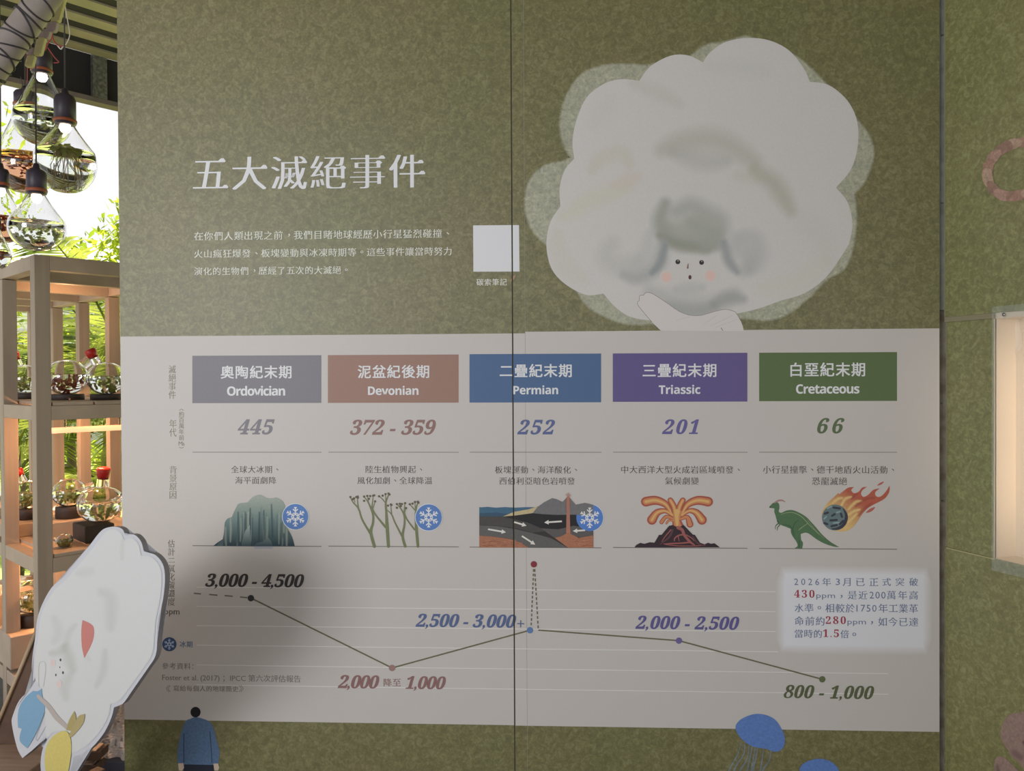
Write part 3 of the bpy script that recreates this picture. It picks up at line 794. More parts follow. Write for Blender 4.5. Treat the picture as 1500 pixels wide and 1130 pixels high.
# iceberg
f = S(300, 660, 7.06); p = Print()
def mixc(a, b, t): t = max(0, min(1, t)); return tuple(a[i]*(1-t)+b[i]*t for i in range(3))
ice_t, ice_m, ice_b = C(138, 146, 132), C(92, 116, 112), C(26, 52, 62)
def icec(x, y):
    t = (y-725)/(800-725); c = mixc(ice_t, ice_m, t*2) if t < .5 else mixc(ice_m, ice_b, (t-.5)*2.1); return c
ice = f([(85, 992, 1), (130, 955), (185, 920, 1), (198, 850), (205, 750, 1), (230, 710), (280, 690, 1), (300, 640), (340, 560, 1), (370, 545), (440, 540, 1), (500, 480), (575, 458), (640, 490), (700, 495), (740, 488), (800, 520), (830, 570, 1), (835, 680), (850, 800, 1), (900, 890), (930, 992, 1)])
p.poly(spline(ice, 3), icec, cuts=[('h', 14)])
o = emit('iceberg_picture', p, 'boards', 3, grain=.25)[0]
K = []; rnd = random.Random(3)
for k in range(34):
    x = 330+rnd.random()*96; yt = 742+abs(x-381)*.35+rnd.random()*14; yb2 = min(800, yt+18+rnd.random()*44); dk = rnd.random() < .6
    K.append(([(x, yt), (x+rnd.uniform(-.6, .6), (yt+yb2)/2), (x+rnd.uniform(-1, 1), yb2)], rnd.uniform(2.5, 5.5), C(44, 72, 74) if dk else C(150, 158, 142), rnd.uniform(.3, .7)))
for a, b in (((565, 640), (560, 960)), ((470, 600), (470, 820)), ((690, 560), (700, 900)), ((345, 640), (340, 960))):
    K.append((f([a, b]), 4.5, C(30, 58, 64), .8))
shade('iceberg_streaks', spline(ice, 3), icec, K, 0.8, 'boards', 4, sub=o, grain=.25)
p = Print()
lt = lambda x, y: mixc(C(140, 156, 148), C(40, 66, 74), (y-768)/32)
p.poly(f([(378, 990), (385, 940), (420, 830), (465, 772), (468, 880), (480, 990)]), lt, cuts=[('h', 6)]); emit('iceberg_foreground', p, 'boards', 5, sub=o); p = Print()
p.poly(f([(500, 990), (540, 960), (600, 945), (655, 902), (690, 945), (705, 990)]), lt, cuts=[('h', 5)]); emit('iceberg_foreground', p, 'boards', 5, sub=o); p = Print()
p.poly(f([(120, 990), (150, 955), (190, 925), (190, 990)]), C(58, 78, 80)); emit('iceberg_foreground', p, 'boards', 5, sub=o); p = Print()
p.poly(f([(495, 995), (715, 995), (690, 1018), (520, 1018)]), C(146, 152, 158))
emit('iceberg_foreground', p, 'boards', 5, sub=o)
badge(432.7, 757.3, 18.7)
# early land plants
f = S(500, 670, 7.53); p = Print(); ol = C(100, 106, 66); dk = C(82, 78, 54); tips = []
def br(pts, ws): p.stroke(f(pts), [q/7.53 for q in ws], ol)
br([(365, 985), (325, 830), (348, 730), (350, 640), (320, 550), (285, 480), (250, 440)], [36, 34, 26, 24, 20, 14, 10])
br([(318, 840), (230, 690), (190, 570), (130, 500), (100, 445)], [26, 20, 18, 14, 9]); br([(190, 580), (180, 500), (176, 445)], [18, 12, 9])
br([(335, 560), (345, 490), (350, 430)], [16, 12, 9]); br([(350, 560), (372, 490)], [12, 8]); br([(300, 500), (290, 440)], [10, 8]); br([(150, 500), (140, 462)], [9, 7])
br([(520, 985), (505, 770), (495, 600), (490, 500), (525, 410)], [34, 38, 24, 20, 10]); br([(485, 770), (380, 640), (335, 550)], [26, 18, 14]); br([(480, 495), (440, 450), (412, 432)], [14, 10, 8]); br([(490, 480), (487, 415)], [10, 7])
br([(705, 985), (675, 870), (697, 740), (692, 640), (650, 560), (612, 520)], [30, 28, 22, 20, 14, 8]); br([(668, 870), (590, 720), (555, 635), (500, 580)], [22, 16, 14, 8]); br([(555, 640), (545, 530)], [14, 8])
br([(690, 620), (700, 515)], [14, 8]); br([(695, 620), (713, 565)], [10, 7]); br([(655, 570), (640, 520)], [9, 7])
br([(845, 985), (828, 790), (820, 600), (842, 505)], [30, 32, 20, 9]); br([(808, 800), (725, 690), (695, 610)], [20, 15, 12]); br([(808, 580), (755, 522)], [14, 8]); br([(815, 560), (812, 500)], [10, 7])
o = emit('land_plants_picture', p, 'boards', 3, grain=.2)[0]
p = Print()
for x, y in ((100, 440), (140, 455), (165, 440), (180, 435), (182, 448), (125, 465), (250, 435), (285, 428), (318, 430), (350, 425), (362, 422), (250, 482), (303, 460), (372, 488), (415, 432), (455, 425), (487, 408), (520, 402), (530, 412), (515, 535), (545, 522), (552, 528), (612, 518), (645, 515), (668, 518), (703, 508), (612, 558), (655, 540), (713, 563), (755, 520), (785, 513), (812, 495), (842, 492), (850, 503)):
    a = f([(x, y)])[0]; p.disc(a[0], a[1], 1.75, dk, seg=8)
emit('spore_heads', p, 'boards', 4, sub=o)[0]['kind'] = 'stuff'
badge(627.9, 758.4, 19.2)
# plate tectonics section
f = S(690, 670, 6.645)
layers = [([(80, 487), (1190, 560), (1190, 882), (80, 882)], (44, 40, 38)),
    ([(80, 490), (160, 484), (240, 492), (330, 486), (430, 492), (520, 487), (625, 487), (560, 530), (320, 577), (80, 577)], (48, 88, 112)),
    ([(80, 545), (250, 540), (380, 555), (320, 577), (80, 577)], (38, 70, 92)),
    ([(80, 577), (320, 577), (430, 580), (620, 650), (740, 720), (600, 735), (430, 690), (250, 668), (80, 662)], (62, 58, 54)),
    ([(80, 665), (250, 672), (430, 700), (600, 740), (780, 790), (940, 882), (560, 882), (480, 830), (380, 795), (200, 770), (80, 766)], (82, 80, 76)),
    ([(80, 766), (200, 772), (380, 797), (480, 832), (560, 882), (80, 882)], (146, 92, 62)),
    ([(310, 578), (430, 572), (620, 540), (820, 560), (1190, 560), (1190, 700), (1000, 668), (850, 700), (680, 692), (560, 640)], (26, 24, 26)),
    ([(680, 694), (850, 703), (1000, 668), (1190, 702), (1190, 765), (1060, 782), (1000, 765), (950, 735), (880, 770), (815, 788)], (78, 74, 72)),
    ([(815, 786), (880, 770), (925, 745), (948, 730), (975, 750), (1050, 786), (1190, 762), (1190, 882), (945, 882)], (150, 94, 62)),
    ([(595, 545), (640, 490), (710, 440), (790, 398), (830, 408), (890, 436), (945, 378), (990, 430), (1020, 462), (1110, 445), (1190, 462), (1190, 570), (1000, 560), (820, 562), (700, 555)], (98, 96, 96)),
    ([(310, 578), (420, 532), (560, 508), (655, 475), (600, 545), (430, 568)], (168, 152, 108))]
o = None
for i, (pts, c) in enumerate(layers):
    pr = Print().poly(f(pts), C(*c))
    r = emit('rock_layer_picture', pr, 'boards', 3+i*.35, grain=.35)
LY = 3+len(layers)*.35
p = Print(); p.poly(f([(932, 384), (958, 384), (966, 738), (926, 738)]), C(152, 96, 76)); p.poly(f([(926, 738), (936, 690), (956, 690), (970, 738)]), C(160, 96, 66)); emit('lava_pipe', p, 'boards', LY); p = Print()
for q in ([(943, 380), (930, 350)], [(945, 380), (948, 345)], [(948, 380), (965, 355)], [(940, 382), (915, 362)], [(950, 382), (978, 370)]): p.stroke(f(q), .8, C(170, 120, 110), smooth=0)
p.stroke(f([(930, 400), (920, 480), (935, 540)]), .9, C(120, 80, 76)); p.stroke(f([(960, 400), (968, 470)]), .9, C(120, 80, 76))
for k in range(60):
    x = rnd.choice([rnd.uniform(90, 470), rnd.uniform(960, 1180)]); y = rnd.uniform(800 if x < 470 else 790, 872); L_ = rnd.uniform(20, 60)
    p.stroke(f([(x, y), (min(x+L_, 1186 if x > 500 else 500), y+rnd.uniform(-3, 6))]), .6, C(120, 66, 44) if k % 2 else C(168, 110, 76), smooth=0, caps=False)
emit('rock_texture_strokes', p, 'boards', LY+.1)
for a, b in (((420, 632), (540, 668)), ((165, 702), (340, 732)), ((495, 768), (625, 852)), ((885, 625), (712, 637)), ((1110, 712), (990, 720))):
    p = Print(); A, B = f([a, b]); dx, dy = B[0]-A[0], B[1]-A[1]; l = math.hypot(dx, dy); dx /= l; dy /= l; c = C(192, 188, 178)
    p.stroke([A, (B[0]-dx*4, B[1]-dy*4)], 2.4, c, smooth=0, caps=False)
    p.poly([(B[0], B[1]), (B[0]-dx*6.5-dy*3.4, B[1]-dy*6.5+dx*3.4), (B[0]-dx*6.5+dy*3.4, B[1]-dy*6.5-dx*3.4)], c)
    emit('white_arrow', p, 'boards', LY+.4)
badge(863.8, 758.8, 19.6, (62, 108, 176))
# volcano
f = S(900, 670, 7.5); p = Print()
rd, og, yl = C(150, 66, 46), C(178, 112, 62), C(190, 148, 78)
lob = [([(640, 640), (600, 570), (550, 510), (450, 475), (345, 490)], [40, 55, 80, 100, 108]), ([(740, 640), (770, 570), (820, 510), (920, 475), (1030, 490)], [40, 55, 80, 100, 108]),
       ([(670, 640), (655, 550), (615, 475)], [60, 70, 64]), ([(700, 640), (715, 550), (752, 475)], [60, 70, 64]),
       ([(640, 640), (560, 592), (470, 610), (412, 690)], [40, 52, 80, 108]), ([(740, 640), (820, 590), (900, 610), (962, 690)], [40, 52, 80, 108]),
       ([(650, 680), (570, 655), (518, 715)], [34, 44, 48]), ([(650, 700), (600, 695), (572, 728)], [22, 26, 24]), ([(730, 680), (800, 660), (830, 738)], [34, 54, 76])]
for pts, ws in lob: p.stroke(f(pts), [q/7.5 for q in ws], rd)
p.poly(f([(625, 580), (760, 580), (735, 700), (770, 770), (640, 775), (635, 700)]), rd)
vo = emit('volcano_picture', p, 'boards', 3, grain=.2)[0]
p = Print()
for pts, ws in lob: p.stroke(f(pts), [q/7.5*.62 for q in ws], og)
p.poly(f([(640, 590), (745, 590), (715, 700), (740, 765), (655, 765), (650, 700)]), og)
emit('lava_fountain', p, 'boards', 3.5, sub=vo)
p = Print()
for pts, ws in lob[:6]: p.stroke(f(pts), [q/7.5*.26 for q in ws], yl)
p.stroke(f([(690, 740), (685, 640), (690, 600)]), [4, 6, 8], yl)
emit('lava_highlights', p, 'boards', 4, sub=vo)
p = Print().poly(f([(220, 992), (240, 965), (285, 942), (330, 952), (390, 935), (440, 940), (490, 855), (520, 852), (600, 755), (640, 745), (700, 775), (760, 745), (860, 850), (885, 855), (940, 940), (990, 958), (1030, 940), (1060, 952), (1100, 946), (1160, 992)]), C(44, 28, 34))
emit('volcano_cone', p, 'boards', 4.5, sub=vo, grain=.3)
p = Print(); lv = C(140, 74, 68)
for pts, ws in (([(700, 775), (745, 800), (770, 860), (830, 930), (880, 965)], [5, 4.5, 4, 3.5, 1.5]), ([(760, 850), (700, 862), (662, 895), (660, 925)], [2.5, 2, 2, 1]), ([(700, 870), (712, 925)], [1.6, .8]),
                ([(830, 935), (740, 945), (620, 950), (540, 955)], [2.5, 2, 2, 1]), ([(790, 855), (850, 890), (880, 925)], [1.6, 1.4, .6]), ([(620, 800), (560, 870), (520, 930)], [1.8, 1.4, .8]), ([(560, 960), (700, 975), (900, 975), (1000, 965)], [1, 1.2, 1.2, .6])):
    p.stroke(f(pts), ws, lv)
p.stroke(f([(640, 800), (600, 880), (500, 960)]), [2.5, 3, 1], C(84, 48, 56)); p.stroke(f([(860, 870), (920, 950), (1000, 975)]), [1.5, 2, 1], C(84, 48, 56))
emit('lava_streams', p, 'boards', 5, sub=vo)
# parasaur-like dinosaur
f = S(1100, 670, 6.522); p = Print(); gr = C(66, 98, 62)
p.poly(spline(f([(173, 478, 1), (190, 458), (215, 436), (240, 428), (265, 442), (273, 480), (266, 520), (292, 532), (335, 512), (390, 505), (450, 525), (520, 565), (570, 615), (620, 670), (680, 740), (760, 810), (845, 860, 1), (790, 855), (700, 825), (620, 780), (560, 735), (520, 722), (476, 735, 1), (480, 790), (497, 820), (490, 876, 1), (415, 870, 1), (445, 850), (435, 810), (400, 760), (382, 720), (380, 685, 1), (330, 665), (285, 648), (262, 620), (246, 600), (235, 560), (222, 520), (224, 492), (195, 487)]), 3), gr)
p.stroke(f([(262, 618), (275, 645), (255, 672), (250, 702)]), [2.6, 2, 1.4, .8], gr); p.stroke(f([(255, 610), (262, 632), (238, 655), (232, 690)]), [2.4, 1.8, 1.2, .7], C(52, 80, 50))
dn = emit('dinosaur_picture', p, 'boards', 3, grain=.35)[0]
p = Print(); p.stroke(f([(222, 438), (262, 416), (300, 414), (328, 430)]), [1.5, 2.6, 2.4, .9], C(146, 112, 102))
p.stroke(f([(285, 548), (350, 530), (420, 535), (490, 575), (560, 650), (650, 740)]), [.5, 1, 1.1, 1.1, 1, .5], C(122, 138, 98)); p.stroke(f([(540, 600), (610, 690), (700, 780)]), [.5, .9, .4], C(110, 130, 90))
for k in range(6): p.stroke(f([(455+k*15, 700-k*13), (482+k*13, 672-k*7)]), .9, C(118, 136, 92), smooth=0)
p.stroke(f([(455, 600), (415, 640), (400, 700), (420, 760)]), [.6, 1, 1, .5], C(44, 70, 44)); p.stroke(f([(300, 640), (370, 660), (400, 690)]), [.5, 1, .5], C(44, 70, 44))
p.disc(*f([(215, 452)])[0], .6, C(30, 30, 26), seg=8); p.disc(*f([(183, 478)])[0], 1.1, C(40, 42, 36), seg=8)
p.stroke(f([(462, 790), (460, 868)]), .8, C(44, 70, 44), smooth=0)
emit('dinosaur_markings', p, 'boards', 4, sub=dn)
# meteor
p = Print()
fl = spline(f([(676, 575), (690, 500), (740, 430), (800, 375), (832, 345, 1), (848, 352, 1), (900, 312), (935, 290), (985, 285, 1), (958, 315), (985, 345), (1030, 330), (1062, 292), (1112, 282, 1), (1066, 315), (1052, 352), (1075, 380), (1120, 360), (1170, 312), (1232, 298, 1), (1188, 335), (1195, 372), (1235, 378), (1285, 335), (1325, 270, 1), (1322, 330), (1280, 395), (1200, 440), (1120, 485), (1060, 550), (1010, 625), (950, 688), (880, 712), (800, 705), (720, 670)]), 3)
fc = lambda x, y: mixc(C(190, 158, 90), C(160, 72, 46), ((x-1222)-(y-758)*1.2)/62-0.05)
p.poly(fl, fc, cuts=[('h', 14), ('v', 14)])
p.poly(spline(f([(1205, 272), (1235, 245), (1272, 234), (1245, 262)]), 3), C(160, 78, 66)); p.poly(spline(f([(1098, 532), (1140, 492), (1188, 478), (1150, 520)]), 3), C(160, 78, 66))
mt_ = emit('meteor_picture', p, 'boards', 3, grain=.3)[0]
K = []
for q in ([(930, 500), (1000, 430), (1060, 420)], [(920, 560), (980, 520), (1040, 500)], [(860, 470), (900, 400), (960, 380)], [(780, 440), (830, 400), (870, 390)], [(930, 620), (985, 570), (1010, 540)]): K.append((f(q), 7, C(196, 168, 96), .9))
for q in ([(1000, 470), (1100, 400), (1180, 390)], [(960, 400), (1000, 360), (1020, 350)], [(1030, 560), (1080, 500), (1150, 440)]): K.append((f(q), 6, C(138, 58, 40), .8))
shade('flame_strokes', fl, fc, K, 1.0, 'boards', 4, sub=mt_, grain=.3)
a = f([(803, 577)])[0]; p = Print().disc(a[0], a[1], 19, C(84, 104, 106), seg=40)
p.stroke(f([(880, 490), (912, 560), (890, 640), (835, 680), (770, 686)]), [1, 4.5, 5, 4, 1], C(46, 48, 58))
for q in ([(790, 482), (850, 490)], [(705, 540), (735, 530)], [(775, 560), (800, 545)], [(760, 605), (820, 600)], [(700, 630), (730, 640)], [(860, 540), (870, 570)], [(850, 640), (880, 610)], [(770, 660), (820, 650)]): p.stroke(f(q), 3.2, C(44, 48, 58), smooth=0)
for q in ([(730, 490), (770, 470)], [(700, 590), (720, 570)], [(820, 530), (850, 520)], [(790, 630), (840, 625)]): p.stroke(f(q), 2.0, C(122, 142, 140))
emit('meteor_rock', p, 'boards', 5, sub=mt_, grain=.3)

# --- graph
for y in (863.7, 892.2, 921, 950, 979.5, 1009):
    p = Print(); e = 1140 if y < 955 else 1301
    s0 = (y-646)/26500
    pts0, pts1 = 288, e
    p.poly([(pts0, y-.55+s0*(pts0-680)), (pts1, y-.55+s0*(pts1-680)), (pts1, y+.55+s0*(pts1-680)), (pts0, y+.55+s0*(pts0-680))], C(192, 188, 183))
    emit('grid_line', p, 'boards', 2)
gl = C(92, 90, 62); p = Print()
for a, b in (((284, 869.6), (294.5, 870.5)), ((306.5, 871.3), (318.5, 872.4)), ((329, 873), (341, 874)), ((351.5, 875), (362, 876))): p.stroke([a, b], 1.9, C(96, 92, 72), smooth=0, caps=False)
emit('dashed_line', p, 'boards', 3)
for a, b in (((367.5, 876.5), (574.3, 979)), ((574.3, 979), (776.3, 923.7)), ((788.5, 923.5), (994.5, 939)), ((994.5, 939), (1204.5, 995.6))):
    emit('graph_line', Print().stroke([a, b], 2.1, gl, smooth=0, caps=False), 'boards', 3)
p = Print()
for a, b in (((781.6, 834), (778, 919)), ((783.2, 834), (788.5, 923.5))):
    n = 13
    for k in range(n):
        t0, t1 = k/n, (k+.62)/n; p.stroke([(a[0]+(b[0]-a[0])*t0, a[1]+(b[1]-a[1])*t0), (a[0]+(b[0]-a[0])*t1, a[1]+(b[1]-a[1])*t1)], 1.9, gl, smooth=0, caps=False)
emit('dashed_line', p, 'boards', 3)
for x, y, c in ((367.5, 876.7, (38, 38, 42)), (574.3, 979, (136, 104, 94)), (776.3, 923.7, (78, 108, 152)), (782, 827, (118, 32, 44)), (994.5, 939, (92, 82, 132)), (1204.5, 995.6, (82, 92, 54))):
    emit('graph_point', Print().disc(x, y, 4.7, C(*c)), 'boards', 4)
def label_text(items):
    for s, b, c, st in items: emit('value_lettering', text(Print(), s, *b, C(*c), st), 'boards', 4)
label_text([('3,000 - 4,500', (300.5, 841, 445.5, 863.5), (44, 40, 40), 'italic')])
label_text([('2,000', (494.5, 989.5, 555.5, 1012), (124, 88, 84), 'italic'), ('降至', (562, 994, 587, 1006.5), (124, 88, 84), 'serif'), ('1,000', (594, 991, 653, 1013), (124, 88, 84), 'italic')])
label_text([('2,500 - 3,000', (608.5, 900, 756, 922.5), (72, 88, 126), 'italic')])
p = Print().stroke([(757.5, 914), (768, 914.3)], 1.5, C(72, 88, 126), smooth=0, caps=False).stroke([(762.8, 909), (762.6, 919.4)], 1.5, C(72, 88, 126), smooth=0, caps=False); emit('value_lettering', p, 'boards', 4)
label_text([('2,000 - 2,500', (930.5, 903, 1083, 925.5), (80, 74, 126), 'italic')])
label_text([('800 - 1,000', (1148, 1004.5, 1280.5, 1027), (78, 84, 52), 'italic')])
# legend and sources
badge(248, 944.3, 10.3, (40, 66, 104), (150, 168, 196), rim=False)
gy = C(112, 104, 96)
for a_ in (('冰期', 263, 939, 282, 949.5, C(84, 100, 124), 'bold'), ('參考資料：', 237.5, 971, 283.5, 981.5, gy, 'semi'), ('Foster et al. (2017) ；IPCC 第六次評估報告', 237.5, 988.5, 440.5, 1000.5, gy, 'semi')):
    emit('source_lettering', text(Print(), *a_), 'boards', 2)
p = Print()
text(p, '寫給每個人的地球簡史', 254, 1003.8, 349, 1014.8, gy, 'semi'); p.stroke([(247, 1004.5), (243.5, 1009.3), (247, 1014)], .8, gy, smooth=0); p.stroke([(249.5, 1004.5), (246, 1009.3), (249.5, 1014)], .8, gy, smooth=0); p.stroke([(350.5, 1004.5), (354, 1009.3), (350.5, 1014)], .8, gy, smooth=0); p.stroke([(353, 1004.5), (356.5, 1009.3), (353, 1014)], .8, gy, smooth=0)
emit('source_lettering', p, 'boards', 2)
# note
p = Print(); q = [(1150, 842), (1352, 843.5), (1352, 947), (1150, 945)]
p.poly(q, C(190, 189, 199)); rr = []
for i in range(4):
    a, b = q[i], q[(i+1) % 4]
    for k in range(10): rr.append((a[0]+(b[0]-a[0])*k/10, a[1]+(b[1]-a[1])*k/10))
p.feather(rr, C(190, 189, 199), 1.0, 14)
nt_ = emit('note_patch', p, 'boards', 3, base=BAND)[0]
p = Print(); nb, nr = C(84, 98, 128), C(142, 34, 54)
def nx_(c): return 1050+c/3.333
def ny_(c): return 800+c/3.333
def nn(s, a, b, y0, y1, c=nb, st='serif'): text(p, s, nx_(a), ny_(y0), nx_(b), ny_(y1), c, st)
nn('2026', 378, 500, 160, 192, nb, 'sans')
for ch, a, b in (('年', 515, 557), ('月', 615, 655), ('已', 680, 722), ('正', 745, 788), ('式', 808, 850), ('突', 873, 915), ('破', 940, 982)): nn(ch, a, b, 157, 196)
nn('3', 581, 601, 160, 192, nb, 'sans')
STY['redbold'] = (0.0, False, [(0, 0)], 0)
nn('430', 378, 477, 215, 253, nr, 'redbold'); nn('ppm', 486, 577, 238, 263, nb, 'roman'); nn('，', 603, 614, 240, 256); nn('是近', 640, 735, 220, 262); nn('200', 746, 824, 224, 258, nb, 'sans'); nn('萬年高', 832, 982, 220, 262)
nn('水準', 380, 472, 282, 325); nn('。', 492, 509, 294, 310); nn('相較於', 530, 673, 283, 326); nn('1750', 682, 780, 288, 322, nb, 'sans'); nn('年工業革', 790, 982, 284, 327)
nn('命前約', 380, 526, 345, 389); nn('280', 532, 630, 344, 382, nr, 'redbold'); nn('ppm', 638, 728, 366, 392, nb, 'roman'); nn('，', 752, 763, 368, 384); nn('如今已達', 788, 983, 350, 393)
nn('當時的', 381, 513, 409, 450); nn('1.5', 519, 596, 408, 446, nr, 'redbold'); nn('倍', 604, 645, 411, 451); nn('。', 662, 680, 424, 441)
emit('note_lettering', p, 'boards', 4, sub=nt_)

# --- the big cloud figure
f = S(740, 20, 2.353)
halo = spline(f([(490, 182, 1), (420, 178), (340, 182), (262, 215), (212, 290), (192, 380), (205, 450), (228, 495, 1), (205, 512), (140, 527), (90, 572), (72, 640), (80, 710), (110, 762), (150, 800, 1), (180, 880), (250, 955, 1), (285, 1005), (345, 1042), (430, 1068), (560, 1062), (700, 1050), (830, 1047), (905, 1054), (975, 1032), (1050, 972, 1), (1110, 912), (1165, 878), (1192, 820), (1205, 740, 1), (1208, 690), (1200, 620, 1), (1240, 570), (1266, 490), (1255, 430), (1215, 372, 1), (1100, 240, 1), (1000, 150), (830, 80, 1), (745, 104), (700, 108), (655, 138), (640, 150, 1)]), 4)
hc = C(150, 150, 128)
p = Print().poly(halo, hc, .8); p.feather(halo, hc, .8, 4)
emit('cloud_shadow_picture', p, 'boards', 2, base='ink_on_felt')
cl = spline(f([(462, 232, 1), (500, 182), (570, 145), (630, 144), (682, 168, 1), (705, 135), (755, 100), (830, 84), (910, 92), (980, 128), (1030, 190), (1050, 235, 1), (1115, 246), (1180, 300), (1214, 375), (1214, 465), (1190, 540), (1140, 600, 1), (1180, 650), (1197, 725), (1185, 795, 1), (1150, 850), (1100, 915), (1030, 965), (950, 990), (880, 1015), (800, 1034), (700, 1046), (600, 1052), (500, 1057), (430, 1045), (380, 1012), (338, 965, 1), (280, 970), (210, 935), (160, 880), (142, 800), (155, 720), (190, 665, 1), (188, 600), (205, 540), (238, 500, 1), (232, 440), (245, 370), (280, 290), (340, 242), (400, 226)]), 5)
cc = C(177, 173, 167)
cw = emit('cloud_figure_picture', Print().poly(cl, cc), 'boards', 3, grain=.07)[0]
K = []; g_ = C(146, 144, 134); gb = C(139, 141, 137)
for pts, wd, c, al in (([(540, 470), (620, 440), (740, 440), (860, 510)], 75, C(152, 150, 134), .7), ([(580, 480), (680, 510), (760, 510)], 60, g_, .5), ([(860, 540), (930, 590), (985, 680)], 62, C(148, 147, 128), .75), ([(800, 560), (880, 560)], 50, C(160, 158, 136), .35),
                       ([(440, 240), (520, 270), (600, 310)], 50, C(164, 160, 148), .5), ([(300, 540), (330, 500), (400, 480), (430, 520)], 50, C(166, 162, 140), .5), ([(200, 700), (300, 640), (420, 600)], 60, C(172, 170, 146), .55), ([(380, 590), (460, 560)], 50, C(176, 160, 140), .4),
                       ([(552, 655), (535, 720), (570, 775), (650, 790), (720, 800)], 58, C(132, 134, 122), .9), ([(590, 680), (640, 665), (690, 690), (740, 720), (735, 790)], 66, C(142, 144, 134), .85), ([(560, 740), (640, 740), (720, 760)], 80, C(138, 140, 128), .75), ([(530, 765), (600, 800), (700, 815)], 34, C(122, 124, 104), .7), ([(640, 720), (700, 760), (690, 810)], 60, C(140, 142, 130), .8),
                       ([(545, 790), (525, 870), (460, 910), (410, 900)], 50, gb, .8), ([(552, 800), (535, 860), (505, 895)], 26, C(120, 127, 127), .85), ([(370, 790), (350, 840), (400, 870), (450, 850)], 70, C(158, 156, 148), .55), ([(500, 760), (480, 840), (440, 890)], 50, C(156, 156, 148), .5),
                       ([(755, 790), (770, 850), (800, 890)], 34, C(122, 126, 126), .85), ([(800, 770), (860, 780), (870, 850), (820, 890)], 60, C(150, 150, 146), .6), ([(780, 800), (830, 830), (840, 880)], 60, C(146, 148, 144), .55),
                       ([(500, 960), (600, 1000), (700, 1010), (790, 970)], 70, C(146, 146, 138), .6), ([(560, 1010), (650, 1030), (720, 1010)], 50, C(134, 136, 130), .7), ([(720, 1000), (770, 980), (820, 985)], 44, C(132, 134, 128), .7), ([(590, 950), (680, 945)], 40, C(150, 150, 142), .5),
                       ([(1000, 700), (1080, 760), (1120, 850)], 90, C(170, 164, 156), .4), ([(180, 760), (200, 860), (270, 920)], 60, C(168, 166, 144), .4), ([(880, 950), (1000, 930), (1100, 850)], 60, C(172, 172, 150), .4), ([(360, 300), (300, 380)], 70, C(170, 166, 158), .4), ([(700, 180), (820, 190), (900, 200)], 60, C(168, 166, 160), .4)):
    K.append((f(pts), wd/2.353*1.8, c, min(1, al*.9)))
shade('cloud_shading', cl, cc, K, 1.8, 'boards', 4, sub=cw, grain=.10)
for x, y in ((595, 856), (677, 858)):
    a = f([(x, y)])[0]; emit('eye', Print().disc(*a, 3.5, C(44, 40, 38), seg=16), 'boards', 5, sub=cw)
a = f([(637, 909)])[0]; emit('mouth', Print().disc(*a, 2.3, C(82, 40, 44), ry=3.2, seg=16), 'boards', 5, sub=cw)
p = Print(); p.stroke(f([(631, 862), (629, 877)]), [1.2, 2.6], C(122, 90, 78), smooth=0)
for x, y in ((556, 908), (707, 904)):
    a = f([(x, y)])[0]; emit('cheek', Print().disc(*a, 5, C(196, 160, 146), soft=5, alpha=.9), 'boards', 5, sub=cw, base=cc)
emit('nose', p, 'boards', 5, sub=cw)
for x, y in ((595, 853), (677, 855)):
    a = f([(x, y)])[0]; emit('eye_highlight', Print().disc(a[0]+.3, a[1]-.2, .9, C(150, 148, 142), seg=8), 'boards', 6, sub=cw)
arm = spline([(968, 484.5, 1), (955, 472), (943, 458), (935, 448), (933.5, 443), (936.5, 440.5, 1), (936.5, 434), (939.5, 432.5), (943, 433, 1), (945, 429.5), (950, 428.5), (957, 431), (968, 438), (980, 446), (991, 454), (1002, 459.5), (1014, 462.5), (1028, 462), (1043, 457.5), (1057, 454), (1066, 453.5), (1077, 457, 1), (1083, 466), (1088, 478), (1089.5, 485.4, 1)], 3)
ao = emit('arm_picture', Print().poly(arm, C(182, 176, 170)), 'boards', 4.5, sub=cw)[0]
p = Print(); p.stroke([q for q in arm[3:-6]][::2], .7, C(120, 112, 104), smooth=0, caps=False)
for a, b in (((1040, 478), (1074, 462)), ((1030, 476), (1050, 462)), ((1048, 480), (1080, 468)), ((990, 470), (1010, 464))): p.stroke([a, b], .4, C(160, 156, 150), smooth=0, caps=False)
p.stroke([(1056, 480), (1059, 485)], .8, C(80, 76, 70), smooth=0)
emit('arm_outline', p, 'boards', 5.2, sub=cw)

# --- little printed man in blue, back view
f = S(160, 1000, 7.5); p = Print(); bl = C(72, 98, 128)
p.poly(spline(f([(890, 402), (940, 384), (1010, 395), (1095, 430), (1142, 495), (1180, 640), (1212, 760), (1198, 893, 1), (1142, 896, 1), (1146, 905, 1), (980, 915), (818, 900, 1), (815, 885, 1), (755, 892, 1), (750, 760), (775, 620), (810, 490), (850, 420)]), 3), bl)
mn = emit('man_picture', p, 'boards', 3, grain=.7)[0]
emit('man_hair', Print().disc(*f([(948, 328)])[0], 7.4, C(22, 20, 24), ry=7.7), 'boards', 4, sub=mn); p = Print(); p.poly(f([(820, 902), (1146, 908), (1160, 1300), (990, 1300), (985, 1150), (975, 1300), (800, 1300)]), C(30, 34, 46))
emit('man_trousers', p, 'boards', 4, sub=mn, grain=.3)
p = Print(); p.poly(f([(757, 892), (815, 888), (822, 940), (800, 972), (765, 968)]), C(176, 156, 136)); emit('man_hand', p, 'boards', 4.5, sub=mn); p = Print(); p.poly(f([(1145, 895), (1196, 892), (1208, 940), (1195, 972), (1155, 968)]), C(176, 156, 136)); emit('man_hand', p, 'boards', 4.5, sub=mn); p = Print()
for q in ([(822, 560), (818, 700), (820, 885)], [(1105, 540), (1118, 700), (1128, 890)]): p.stroke(f(q), 1.2, C(46, 62, 90), )
emit('sleeve_lines', p, 'boards', 4.5, sub=mn)

